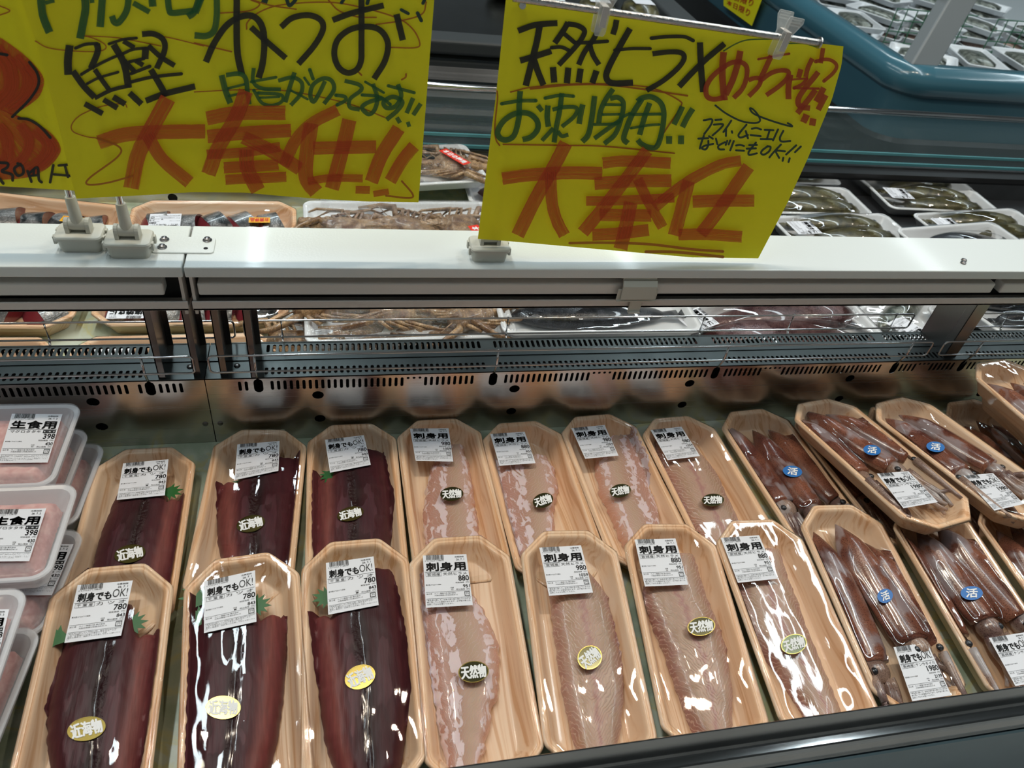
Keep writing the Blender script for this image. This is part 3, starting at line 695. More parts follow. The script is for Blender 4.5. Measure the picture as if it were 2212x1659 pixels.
# squid packs ---------------------------------------------------------
def squid(pk, tip, neck, wpx, seed, zc=.0165):
    rnd = random.Random(seed)
    if isinstance(tip, Vector): a, b, hw = tip, neck, wpx
    else:
        a = pk.loc_px(*tip, .020); b = pk.loc_px(*neck, .020); mid = ((tip[0] + neck[0]) / 2, (tip[1] + neck[1]) / 2)
        hw = (pk.loc_px(mid[0] + wpx / 2, mid[1], .02) - pk.loc_px(mid[0], mid[1], .02)).length
    hw *= 1.22; a.z = b.z = 0; d = (b - a); ln = d.length; d.normalize(); s = Vector((d.y, -d.x, 0))
    fit = lambda p: Vector((max(-.0455, min(.0455, p.x)), max(-.109, min(.116, p.y)), max(p.z, wallz(max(-.0455, min(.0455, p.x))))))
    m = MB(); R_ = []; N = 26; K = 20
    side = rnd.choice((-1, 1)); bend = rnd.uniform(-.004, .004)
    for i in range(N + 1):
        t = i / N; w = hw * (math.sin(PI * .5 * min(1, t / .62)) ** .75 if t < .62 else 1 - .10 * ((t - .62) / .38) ** 2)
        w = max(w, .0006); h = min(.0115, w * .85)
        if t > .96: w *= .93
        fin = hw * .50 * max(0, math.sin(PI * min(1, max(0, (t - .04) / .50)))) ** 1.2
        c = a + d * (ln * t) + s * bend * math.sin(PI * t) + Vector((0, 0, zc - (.0035 if t < .25 else 0) * (1 - t / .25)))
        P = []
        for k in range(K):
            an = 2 * PI * k / K; cx, sz = math.cos(an), math.sin(an)
            x = w * cx; z = h * sz
            if abs(sz) < .32:
                x += fin * (1 if cx > 0 else -1) * (.55 if (cx > 0) == (side > 0) else .28); z *= .5; z -= .002 * fin / hw
            q = c + s * x + Vector((0, 0, max(z, .005 - c.z))); q = fit(q)
            P.append(q)
        R_.append(P)
    m.rings(R_); body = m.obj('squid', m_sq, pk.e, smooth=True)
    # head with eye, arms toward the near end
    hd = MB(); hr = []
    for i in range(9):
        t = i / 8; c = b + d * (-.004 + .026 * t) + Vector((0, 0, zc - .001)); w = hw * .66 * (math.sin(PI * (.12 + .8 * t)) ** .5); h = w * .8
        hr.append([fit(c + s * w * math.cos(2 * PI * k / 14) + Vector((0, 0, max(h * math.sin(2 * PI * k / 14), -.010)))) for k in range(14)])
    hd.rings(hr); hd.obj('squid_head', m_sqh, body, smooth=True)
    e = MB(); ec = fit(b + d * .011 + s * side * hw * .30 + Vector((0, 0, zc + hw * .34)))
    e.rings([[ec + Vector((math.cos(2 * PI * k / 12) * r, math.sin(2 * PI * k / 12) * r, z)) for k in range(12)] for r, z in ((.0042, 0), (.0036, .0016), (.0018, .0026), (.0003, .0028))])
    e.obj('squid_eye', m_skin2, body, smooth=True)
    ar = MB()
    for k in range(10):
        off = (k - 4.5) / 4.5; st = b + d * .018 + s * off * hw * .45 + Vector((0, 0, zc - .003 + rnd.uniform(0, .006)))
        ph = rnd.uniform(0, 6); L_ = rnd.uniform(.045, .068); pts = []; rr = []
        for i in range(9):
            t = i / 8; p = st + d * (L_ * t) + s * (off * .008 * t + .006 * math.sin(ph + t * 6) * t) + Vector((0, 0, -.006 * t))
            p = fit(p); p.z = max(.007, p.z); pts.append(p); rr.append(.0052 * (1 - .60 * t))
        ar.tube(pts, rr, 7)
    ar.obj('squid_arms', m_sqh, body, smooth=True)
    def hf(x, y):
        p = Vector((x, y, 0)) - a; t = p.dot(d) / ln; q = abs(p.dot(s))
        if t < -.02: return 0
        if t > 1: w = hw * .8; top = zc + .006 - min(.006, (t - 1) * .02)
        else: w = hw * min(1, .3 + t * 1.6); top = zc + .0112 * min(1, w / hw)
        if t > 1.45 or q > w * 1.5: return 0
        return top - .004 * (q / w) ** 2
    return hf
def gv(x, y): return Vector((x, y, 0))
SQD = [
 ('back-row squid pack beside the brown flounder, three squid under a blue sticker', (.558, .684, -.027), 4.4, 0,
  [((1571, 912), (1690, 1085), 56), ((1628, 924), (1752, 1095), 50), ((1663, 921), (1808, 1078), 46)], (1712, 1018, 42, 24, -8), None, -.027),
 ('squid pack lying tilted on top of others, whole length visible, label over its arms', (.6428, .6686, .001), 10.5, -.125,
  [((1722, 895), (1858, 1022), 48), ((1740, 882), (1925, 1005), 44), ((1787, 887), (1965, 985), 44)], (1884, 972, 38, 22, -8), [(1894, 1023), (1962.5, 1018), (1951.5, 1098), (2026, 1084.6)], 0),
 ('tilted upper squid pack, second one lying across the row, pale fins on its squid', (.7653, .6649, .001), 12.5, -.125,
  [((1900, 913), (2005, 1040), 42), ((1915, 898), (2075, 1020), 50), ((1945, 888), (2140, 1005), 46)], (2021, 965, 40, 22, -8), [(2079.7, 1027.6), (2145, 1022), (2148, 1103), (2212, 1088.7)], 0),
 ('squid pack lying underneath the tilted one, mostly hidden beside the back row', (.668, .683, -.028), 6, 0,
  [(gv(-.02, .09), gv(-.024, -.03), .015), (gv(.004, .1), gv(.004, -.03), .015), (gv(.03, .09), gv(.028, -.03), .013)], None, None, 0),
 ('squid pack hidden under the second tilted squid pack at the steel wall', (.785, .683, -.028), 5, 0,
  [(gv(-.02, .09), gv(-.024, -.03), .015), (gv(.004, .1), gv(.004, -.03), .015), (gv(.03, .09), gv(.028, -.03), .013)], None, None, 0),
 ('shadowed dark squid pack at the back right below the high stack', (.921, .686, -.027), 6, 0,
  [(gv(-.02, .085), gv(-.02, -.04), .015), (gv(.006, .09), gv(.004, -.04), .015), (gv(.03, .08), gv(.028, -.04), .013)], None, None, 0),
 ('lower pack of the squid stack in the upper right corner of the case', (.930, .672, .033), 9, -.02,
  [(gv(-.026, .085), gv(-.022, -.04), .015), (gv(.004, .09), gv(.004, -.04), .015), (gv(.03, .08), gv(.028, -.04), .013)], None, None, 0),
 ('topmost squid pack of the stack in the upper right corner of the case', (.903, .672, .064), 8, -.02,
  [(gv(-.026, .095), gv(-.018, -.03), .016), (gv(.010, .088), gv(.008, -.04), .015), (gv(.034, .085), gv(.03, -.04), .012)], None, None, 0),
 ('front-row squid pack right of the flounder, small blue sticker and a 1980 label', (.5767, .4892, 0), -3.2, .09,
  [((1763, 1143), (1888, 1430), 66), ((1808, 1128), (1972, 1385), 70), ((1866, 1163), (2038, 1385), 62)], (1912, 1287, 34, 30, 20), [(1930, 1398), (2003, 1388.5), (1970.7, 1514.7), (2055.5, 1502)], 0),
 ('front-row squid pack second from the flounder, label cut off at the picture edge', (.694, .480, 0), -.1, .09,
  [((1930, 1130), (2062, 1375), 66), ((1985, 1140), (2128, 1340), 60), ((2030, 1128), (2205, 1330), 62)], (2099, 1281, 48, 30, 0), [(2136, 1378), (2212, 1366), (2193.5, 1482), (2275, 1468)], 0),
 ('front-row squid pack at the right picture edge with orange-brown squid', (.812, .478, 0), 1.5, .09,
  [(gv(-.022, .09), gv(-.024, -.03), .015), (gv(.004, .1), gv(.004, -.03), .015), (gv(.03, .09), gv(.028, -.03), .013)], None, None, 0),
]
for i, (lab, back, ang, sl, sqs, st, quad, _) in enumerate(SQD):
    pk = Pack('squid_pack', back, ang, sl, lab, 'squid pack', 'packs of three squid')
    make_tray(pk.e)
    hs = [squid(pk, a, b_, w, i * 10 + k, .0165 + (.002 if k == 1 else 0)) for k, (a, b_, w) in enumerate(sqs)]
    hf = lambda x, y, hs=hs: max(h(x, y) for h in hs)
    make_film(pk.e, hf)
    if quad: pack_label(pk, 'squid', quad, hf)
    if st: pack_sticker(pk, 'katsu', *st, hf)

# minced tuna tubs ----------------------------------------------------
def tub(back_right, ang, lab, quad=None, w=.15, l=.118, h=.028, tuna=True, labpos=None):
    """frosted tub; back_right = world position of its far right rim corner"""
    R = Matrix.Rotation(math.radians(ang), 3, 'Z'); loc = Vector(back_right) - R @ Vector((w / 2, l / 2, h))
    e = empty('minced_tuna_tub', loc, (0, 0, math.radians(ang))); tag(e, lab, 'plastic tub', 'tubs of minced tuna')
    def ring(d, z, r=.016): return [(x, y, z) for x, y in rrect(w - 2 * d, l - 2 * d, max(.004, r - d * .5), 6)]
    m = MB(); m.rings([ring(.012, 0), ring(.010, .0008), ring(.004, h - .004), ring(.0005, h - .0035), ring(0, h - .002), ring(.0012, h - .0008), ring(.005, h - .002), ring(.014, .002), ring(.016, .0018)])
    m.obj('tub_base', m_pp, e, smooth=True, sharp=50)
    m = MB(); m.rings([ring(-.0006, h - .003), ring(-.0002, h), ring(.0012, h + .0010), ring(.0035, h + .0004), ring(.0050, h - .0003), ring(.0062, h + .0006), ring(.009, h + .0003), ring(.012, h - .0008)], cap0=False)
    m.obj('tub_lid', m_lid, e, smooth=True, sharp=60)
    if tuna:
        m = MB(); n = 40; V = []; F = []
        for j in range(n + 1):
            for i in range(n + 1):
                u, v = i / n * 2 - 1, j / n * 2 - 1; x, y = u * (w / 2 - .0165), v * (l / 2 - .0160)
                z = .004 + (h - .008) * (1 - max(abs(u), abs(v)) ** 26) + .0008 * mnoise.noise(Vector((x * 120, y * 120, loc.x * 50)))
                V.append((x + .0006 * mnoise.noise(Vector((y * 300, u, 2))), y, z))
                if i < n and j < n: k = j * (n + 1) + i; F.append((k, k + 1, k + n + 2, k + n + 1))
        m.add(V, F); m.obj('minced_tuna', m_mince, e, smooth=True)
    z = h + .0016; q = None
    if quad:
        inv = R.transposed(); q = []
        for px, py in quad: p = inv @ (Pz(px, py, loc.z + z) - loc); q.append(Vector((p.x, p.y, z)))
    elif labpos:
        x, y = labpos; q = [Vector((x, y, z)), Vector((x + .05, y, z)), Vector((x, y - .058, z)), Vector((x + .05, y - .058, z))]
    if q: make_label(e, 'tuna', q)
# back stack (lids at about z .035, 0, -.03), then the nearer stacks
B0 = Pz(170, 852, .035)
tub((B0.x + .008, .672, .037), -1.5, 'topmost frosted tub of pink minced tuna in the back left stack', [(25.9, 893.8), (135, 894.8), (-6, 1000), (103, 999.2)])
tub((-.277, .662, .0065), -3, 'second tub of the back left stack, poking out right under the topmost', None)
tub((-.268, .668, -.024), -4, 'bottom tub of the back left stack on the marbled mat', None)
tub((-.259, .556, .0355), -1, 'frosted tub of pink minced tuna in the middle of the left stacks', [(-12, 1101), (100, 1098), (-50, 1213), (63, 1212)], l=.112)
tub((-.258, .531, -.008), -6, 'tub under the middle left one, label showing along its right side', None, labpos=(.02, .04))
tub((-.274, .437, .0355), -1, 'half-visible frosted tub at the left picture edge, third from the back', [(-95, 1318), (20, 1316), (-125, 1440), (-8, 1436)], l=.112)
tub((-.268, .418, .0), -5, 'tub tucked beneath the third one from the back at left', None, l=.115)
tub((-.290, .318, .034), 0, 'sliver of a frosted tub at the lower left picture edge', None, l=.112)
tub((-.268, .298, .0), -4, 'lowest near tub at the bottom left behind the front bonito', None, l=.10)

# ------------------------------------------------------------------ the fish case
case = empty('fish_display_case', (0, 0, -.054)); tag(case, 'double-sided open chilled fish case with perforated steel divider and marbled floor', 'display case')
def wp(o):                                                   # keep world placement for a part of the case
    o.parent = case; o.location = Vector(o.location) - Vector((0, 0, -.054)); return o
XL, XR = -.95, 2.3
m = MB(); m.box((XL, .2305, -.060), (XR, .6915, -.054)); wp(m.obj('front_bed_mat', m_marble))
m = MB(); m.box((XL, .758, -.060), (XR, 1.395, -.054)); wp(m.obj('rear_bed_mat', m_marble))
MRI = Matrix(((1, 0, 0, 0), (0, 0, 1, 1.281), (0, 1, 0, 0), (0, 0, 0, 1)))
hr = Py(373, 427, 1.281)
wp(plate('rear_inner_wall', [(XL, -.054), (-.03, -.054), (-.03, .01), (XL, .01)], [circ(hr.x, hr.z, .008)], m_steel, MRI))
m = MB(); m.box((XL, 1.284, -.054), (-.03, 1.3945, .009)); wp(m.obj('rear_inner_box', m_dark))
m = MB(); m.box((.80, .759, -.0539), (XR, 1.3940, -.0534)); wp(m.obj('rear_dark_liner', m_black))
m = MB(); m.box((XL, .2305, -.30), (XR, 1.395, -.0605)); wp(m.obj('case_body', m_dgrey))
m = MB(); m.box((XL, .6965, -.054), (XR, .7525, -.03)); m.box((XL, .719, -.03), (XR, .730, .030)); wp(m.obj('duct_interior', m_dark))  # added dark blocks, their colour paints the shade behind slots and holes
def wall_holes(x0, x1, yc, front=True):
    H = []; wires = [-.5, -.2136, -.0958, .1859, .4919, .7714, .8865, 1.2, 1.5]
    rounds = [-.52, -.2772, -.0286, .216, .4598, .708, .955, 1.2, 1.45]
    for x in rounds:
        if x0 + .01 < x < x1 - .01:
            H += [circ(x, .0197, .0068, ry=.0062), circ(x + .0008, -.0202, .0066, ry=.0058)]
    for x in wires:
        if x0 + .012 < x < x1 - .012: H.append(slot(x, .0375, .0105, .021))
    x = x0 + .008; k = 0
    while x < x1 - .006:
        near = min(abs(x - w) for w in wires)
        if near > .0105 and not (-.145 < x < -.115 and False):
            rel = (x + 5) % .2445
            if .2095 > rel > .1838: H.append(circ(x, .0435, .0019, 10))
            elif near < .024 and (k % 9) > 5: pass
            else: H.append(slot(x, .0375, .0036, .0145))
        x += .00725; k += 1
    return H
MW = Matrix(((1, 0, 0, 0), (0, 0, 1, .692), (0, 1, 0, 0), (0, 0, 0, 1)))
MW2 = Matrix(((1, 0, 0, 0), (0, 0, 1, .7570), (0, 1, 0, 0), (0, 0, 0, 1)))
for a, b_ in ((XL, -.1545), (-.1535, XR)):
    H = [h for h in wall_holes(a, b_, .04) if not (a > -.2 and any(p[0] < -.125 for p in h)) and not (b_ < -.1 and any(p[0] > -.172 for p in h))]
    H += [slot(x, .0375, .0042, .0145) for x in ((-.124, -.1165, -.109) if a > -.2 else (-.191, -.1835, -.176))] if False else []
    wp(plate('divider_front_wall', [(a, -.054), (b_, -.054), (b_, .050), (a, .050)], H, m_steel, MW))
    wp(plate('divider_rear_wall', [(a, -.054), (b_, -.054), (b_, .050), (a, .050)], [h for h in H if h[0][1] > .03], m_steel, MW2))
    D = []; x = a + .009
    wires = [-.5, -.2136, -.0958, .1859, .4919, .7714, .8865, 1.2, 1.5]
    while x < b_ - .006:
        if not (-.205 < x < -.088) and min(abs(x - w) for w in wires) > .009:
            D += [slot(x, .7035, .0040, .013), slot(x, .7455, .0040, .0145)]
        x += .00725
    wp(plate('divider_deck', [(a, .6925), (b_, .6925), (b_, .7565), (a, .7565)], D, m_deck, Matrix.Translation((0, 0, .0497))))
    m = MB(); m.box((a, .7225, .0498), (b_, .7245, .0512)); m.box((a, .6917, .0486), (b_, .6935, .0505)); m.box((a, .7555, .0486), (b_, .7575, .0505)); wp(m.obj('deck_ridge', m_deck))
for x, z in ((-.1625, -.022), (-.1455, -.022), (-.172, .0497), (-.120, .0497)):
    m = MB()
    if z < 0: m.rings([[(x + r * math.cos(k * PI / 7), .6917 - dy, z + r * math.sin(k * PI / 7)) for k in range(14)] for r, dy in ((.0034, 0), (.003, .0010), (.001, .0014))])
    else: m.rings([[(x + r * math.cos(k * PI / 7), .714 + r * math.sin(k * PI / 7), .0499 + dy) for k in range(14)] for r, dy in ((.0038, 0), (.0034, .0014), (.001, .002))])
    wp(m.obj('screw', m_post, smooth=True))
# embossed front seam strips and front ledge
def strip(prof, x0, x1):
    m = MB(); V = [(x, y, z) for x in (x0, x1) for y, z in prof]; n = len(prof)
    m.add(V, [(i, (i + 1) % n, n + (i + 1) % n, n + i) for i in range(n)] + [tuple(range(n)), tuple(reversed(range(n, 2 * n)))]); return m
prof = [(.2300, .0500), (.2294, .0508), (.2286, .0505), (.2283, .0495), (.2283, .0110), (.2276, .0092), (.2262, .0085), (.2205, .0080), (.2190, .0072), (.2178, .0055), (.2172, .0030), (.2170, -.014), (.2158, -.0150), (.2158, -.0165), (.2300, -.0165)]
wp(strip(prof, XL, XR).obj('front_ledge', m_ledge))
wp(strip([(.2150, -.0175), (.2135, -.020), (.2135, -.30), (.2255, -.30), (.2255, -.0175)], XL, XR).obj('front_panel', m_panel))
# posts
for x, w, y0, y1 in ((-.203, .0012, .694, .7565), (-.166, .0012, .698, .7565), (-.137, .0012, .698, .7565), (-.103, .0012, .692, .7565), (.852, .0014, .698, .7565)):
    m = MB(); m.box((x, y0, .0500), (x + w, y1, .2080)); m.box((x, y0, .0500), (x + .0075, y0 + .0012, .2080)); m.box((x, y1 - .0012, .0500), (x + .0075, y1, .2080)) 
    if x > .5: m.box((x, y0 - .0004, .0500), (x + .020, y0 + .0012, .2080))
    wp(m.obj('divider_post', m_post))
# top rail ------------------------------------------------------------
RAILZ = .2195
def rail(x0, x1, lab, tubes, holes=()):
    e = empty('top_rail', ((x0 + x1) / 2, .705, .16)); tag(e, lab, 'rail', 'white top rail sections')
    o = Vector(e.location)
    def part(mb, name, mat, bv=0):
        q = mb.obj(name, mat, e); q.location = -o
        if bv: bevel(q, bv)
        return q
    m = MB(); m.box((x0, .6655, .2075), (x1, .7445, RAILZ)); part(m, 'rail_cover', m_rail, .0012)
    m = MB(); m.box((x0 + .001, .688, .166), (x1 - .001, .735, .2072)); part(m, 'rail_core', m_gap)
    m = MB(); m.box((x0 + .001, .6690, .1645), (x1 - .001, .742, .1675)); m.box((x0 + .001, .6690, .1645), (x1 - .001, .671, .1755)); m.box((x0 + .001, .740, .1625), (x1 - .001, .742, .1735)); part(m, 'rail_lip', m_lip, .0005)
    for a, b_ in tubes:
        m = MB(); m.box((a, .6730, .1805), (b_, .690, .1955)); part(m, 'lamp_cover', m_lamph, .002)
    for x, y in holes:
        m = MB(); m.rings([[(x + r * math.cos(k * PI / 8), y + r * math.sin(k * PI / 8), RAILZ + z) for k in range(16)] for r, z in ((.0036, 0), (.0034, .0016), (.0018, .0026), (.0004, .0026))]); part(m, 'rail_screw', m_post)
    return e
rail(XL, -.1500, 'short white rail section left of the joint plate, two sign holders on it', [(XL + .01, -.172)])
rail(-.1480, XR, 'long white rail section running right from the joint, large sign hanging over it', [(-.140, .829), (.842, XR - .01)], [(.776, .690), (.770, .6835)])
for x in (-.1495,):
    m = MB(); m.box((x - .0065, .672, .158), (x - .0035, .738, .207)); m.box((x + .0035, .672, .158), (x + .0065, .738, .207)); q = m.obj('rail_joint_bracket', m_lip); tag(q, 'pair of grimy bracket plates between the two rail sections', 'bracket')
e = empty('joint_plate', (-.1515, .705, RAILZ)); tag(e, 'rounded white metal plate with three screws bridging the rail joint', 'joint plate')
m = MB(); m.rings([[(x, y, z) for x, y in rrect(.058 - d, .030 - d, .004)] for z, d in ((0, 0), (.0012, 0), (.0016, .001))]); m.obj('plate', m_rail, e)
for x, y in ((-.020, .0085), (-.020, -.006), (.021, .0085)):
    m = MB(); m.rings([[(x + r * math.cos(k * PI / 9), y + r * math.sin(k * PI / 9), .0016 + z) for k in range(18)] for r, z in ((.0046, 0), (.0046, .0006), (.0032, .0010), (.003, .0028), (.0016, .0036), (.0003, .0036))]); m.obj('screw', m_post, e, smooth=True, sharp=40)
m = MB(); m.rings([[(.021 + r * math.cos(k * PI / 8), -.007 + r * math.sin(k * PI / 8), .0017 + z) for k in range(16)] for r, z in ((.0022, 0), (.0022, .0001))]); m.obj('empty_hole', m_dark, e)
# tag clip under the rail
e = empty('tag_clip', (.334, .664, .16)); tag(e, 'small ivory plastic tag clip hooked under the long rail', 'clip')
o = Vector(e.location)
m = MB(); m.box((.3135 + .0, .668, .2015), (.3545, .676, .2075)); q = m.obj('clip_hook', m_ivory, e); q.location = -o; bevel(q, .001)
m = MB(); m.add([(x, y, z) for x in (.3135, .3545) for y, z in ((.676, .2040), (.666, .2040), (.6625, .198), (.6615, .1815), (.6630, .1800), (.6650, .197), (.668, .2020), (.676, .2020))],
                [(i, (i + 1) % 8, 8 + (i + 1) % 8, 8 + i) for i in range(8)] + [tuple(range(8)), tuple(reversed(range(8, 16)))]); q = m.obj('clip_face', m_ivory, e); q.location = -o
m = MB(); m.box((.3095, .665, .1765), (.3585, .667, .1930)); m.box((.3095, .663, .1765), (.3585, .667, .1790)); q = m.obj('clip_holder', m_ivory, e); q.location = -o; bevel(q, .0015)
m = MB(); m.box((.3275, .664, .1620), (.3420, .6665, .1775)); m.box((.3275, .6615, .1610), (.3420, .6665, .1630)); q = m.obj('clip_tongue', m_ivory, e); q.location = -o; bevel(q, .0006)

# wire guards ----------------------------------------------------------
def guard(x0, x1, y, z0, z1, legs, lab, yleg=None):
    e = empty('wire_guard', ((x0 + x1) / 2, y, .05)); tag(e, lab, 'wire guard', 'chrome wire guards on the divider')
    o = Vector(e.location); r = .005
    m = MB(); P = []
    for cx, cz, a0 in ((x1 - r, z1 - r, 0), (x0 + r, z1 - r, 90), (x0 + r, z0 + r, 180), (x1 - r, z0 + r, 270)):
        for k in range(6):
            a = math.radians(a0 + 18 * k); P.append(Vector((cx + r * math.cos(a), y, cz + r * math.sin(a))) - o)
    P.append(P[0]); m.tube(P, .00125, 8, cap=False); m.obj('guard_loop', m_chrome, e, smooth=True)
    for x in legs:
        m = MB(); yy = y + .001; m.tube([Vector(p) - o for p in ((x, yy, z1 + .001), (x, yy, z0), (x, y + .004 * (1 if y < .72 else -1), z0 - .008), (x, (.6945 if y < .72 else .754), .036))], .0015, 8); m.obj('guard_leg', m_chrome, e, smooth=True)
guard(-.62, -.1605, .684, .0665, .0905, (-.2136, -.5), 'chrome wire guard left of the case joint, on the near side')
guard(-.1445, .803, .684, .0665, .0905, (-.0958, .1859, .4919, .7714), 'long near-side chrome wire guard right of the case joint')
guard(.822, 1.5, .684, .0665, .0905, (.8865, 1.2), 'short near-side chrome wire guard at the right edge')
guard(-.62, -.125, .762, .0545, .0800, (-.33, -.58), 'far-side chrome wire guard at the left edge behind the posts')
guard(-.1135, .83, .762, .0545, .0800, (-.07, .2135, .4919, .63, .80), 'long far-side chrome wire guard before the white trays')
guard(.865, 1.6, .762, .0545, .0800, (1.0, 1.3), 'far-side chrome wire guard right of the wide post')

# rear side of the case: ledge, louvres, glass --------------------------
m = MB(); m.box((XL, 1.3945, -.30), (XR, 1.47, -.012)); m.box((XL, 1.394, -.012), (XR, 1.425, -.004)); wp(m.obj('rear_bumper', m_black))
m = MB(); m.box((XL, 1.425, -.012), (XR, 1.428, .0)); m.box((XL, 1.385, -.054), (XR, 1.3945, -.015)); wp(m.obj('rear_trim', m_ledge))
m = MB(); m.box((XL, 1.4480, -.006), (XR, 1.4520, .113)); wp(m.obj('rear_glass', m_glass))
m = MB(); m.box((XL, 1.4470, -.006), (XR, 1.4530, .000)); m.box((XL, 1.4475, .018), (XR, 1.4525, .0235)); wp(m.obj('glass_edge', m_glassedge))
m = MB(); m.tube([(XL, 1.45, .116), (XR, 1.45, .116)], .007, 12); wp(m.obj('glass_top_rail', m_chrome, smooth=True))
m = MB()
for k in range(5): m.add([(x, y, z) for x in (XL, .86) for y, z in ((1.49, -.03 + k * .034), (1.484, -.02 + k * .034), (1.50, .0 + k * .034), (1.505, -.004 + k * .034))], [(0, 1, 5, 4), (1, 2, 6, 5), (2, 3, 7, 6), (3, 0, 4, 7)])
q = m.obj('steel_louvre', m_louv); tag(q, 'horizontal steel louvres behind the far glass between the two signs', 'louvre')

# ------------------------------------------------------------------ rear side goods
def rear_pack(name, x, y, z, ang, lab, group, w, l, mat, shape, h=TH, pitch=0, cat='fish pack'):
    e = empty(name, (x, y, z), (math.radians(pitch), 0, math.radians(ang))); tag(e, lab, cat, group)
    make_tray(e, mat, w, l, TC if shape == 'oct' else .018, h, shape); return e
def flat_label(e, kind, x, y, ang, z, s=.048):
    R = Matrix.Rotation(math.radians(ang), 3, 'Z'); c = Vector((x, y, z)); hw, hh = s / 2, s * .58
    make_label(e, kind, [c + R @ Vector(v) for v in ((-hw, hh, 0), (hw, hh, 0), (-hw, -hh, 0), (hw, -hh, 0))])
def card(e, txt, x, y, z, w, h, ang, m1, m2, nm='printed_sticker'):
    R = Matrix.Rotation(math.radians(ang), 3, 'Z'); c = Vector((x, y, z))
    m = MB(); m.add([c + R @ Vector(v) for v in ((-w / 2, -h / 2, 0), (w / 2, -h / 2, 0), (w / 2, h / 2, 0), (-w / 2, h / 2, 0))], [(0, 1, 2, 3)]); so = m.obj(nm, m1, e)
    V, F = glyphs(txt, .03); t = MB(); t.add([c + R @ Vector(((u - .5) * w * .86, (.5 - v) * h * .7, .0004)) for u, v in V], F); t.obj('sticker_print', m2, so)
def chunk(e, x, y, ang, ln, wd, hh, seed):
    """skin-on bonito steak: curved block, skin on top, red flesh sides"""
    R = Matrix.Rotation(math.radians(ang), 3, 'Z'); n = 10; V = []; F = []
    fl = MB(); sk = MB(); A = []; B = []
    for i in range(n + 1):
        t = i / n * 2 - 1; z = .006 + hh * (1 - t * t * .75); yy = t * ln / 2; cx = .006 * (1 - t * t)
        A.append((-wd / 2 + cx, yy, z)); B.append((wd / 2 + cx * .4 - abs(t) * .004, yy, z * .93))
    P = lambda p: Vector((x, y, 0)) + R @ Vector(p)
    vs = [P(a) for a in A] + [P(b) for b in B]; sk.add(vs, [(i, i + 1, n + 2 + i, n + 1 + i) for i in range(n)])
    vs = [P((a[0] + .0004, a[1], a[2] - .0006)) for a in A] + [P((b[0] - .0004, b[1], b[2] - .0006)) for b in B] + [P((a[0] + .003, a[1] * .9, .005)) for a in A] + [P((b[0] + .016, b[1] * .92, .005)) for b in B]
    k = n + 1; fs = [(i, i + 1, k + i + 1, k + i) for i in range(n)] + [(i, i + 1, 2 * k + i + 1, 2 * k + i) for i in range(n)] + [(k + i, k + i + 1, 3 * k + i + 1, 3 * k + i) for i in range(n)] + [(2 * k + i, 2 * k + i + 1, 3 * k + i + 1, 3 * k + i) for i in range(n)] + [(0, k, 3 * k, 2 * k), (n, k + n, 3 * k + n, 2 * k + n)]
    fl.add(vs, fs); fo = fl.obj('bonito_piece', m_flesh, e, smooth=True, sharp=50); sk.obj('fish_skin', m_skin, fo, smooth=True)
def chunk_tray(x, y, z, ang, lab, seed, sticker=None, label=None, pitch=0):
    e = rear_pack('bonito_piece_pack', x, y, z, ang, lab, 'rear packs of skin-on bonito pieces', TW * 1.1, .265, m_wood, 'oct', pitch=pitch)
    rnd = random.Random(seed)
    for k in range(5): chunk(e, rnd.uniform(-.004, .004), -.09 + k * .044, 90 + rnd.uniform(-35, 35), .076, .036, .024, k)
    make_film(e, lambda x, y: .027 if abs(x) < .035 and -.11 < y < .11 else 0, TW * 1.1, .265)
    if sticker: card(e, 'お買得品', sticker[0], sticker[1], .0298, .034, .017, sticker[2], m_orange, m_redtx)
    if label: flat_label(e, 'grill', *label, .0296)
chunk_tray(-.205, .955, -.054, 90, 'rear pack of skin-on bonito pieces under the joint plate, orange sticker', 1, (.0, -.03, 180 - 90), (-.02, .085, 90))
chunk_tray(-.488, .955, -.054, 88, 'rear pack of skin-on bonito pieces at the far left, seen below the rail', 2)
chunk_tray(-.215, .815, -.054, 91, 'nearest rear pack of bonito pieces behind the posts, orange bargain sticker', 3, (-.015, -.035, 90), (.0, .075, 91))
chunk_tray(-.492, .815, -.054, 89, 'nearest rear pack of bonito pieces at the far left', 4)
chunk_tray(-.200, 1.188, -.054, 92, 'rear pack of bonito pieces seen above the rail between sign pole and crab', 5, (-.012, -.072, 90), (-.02, .075, 92))
chunk_tray(-.470, 1.185, -.054, 80, 'rear pack of bonito pieces above the rail at far left, silver skin', 6, (-.005, -.06, 90))

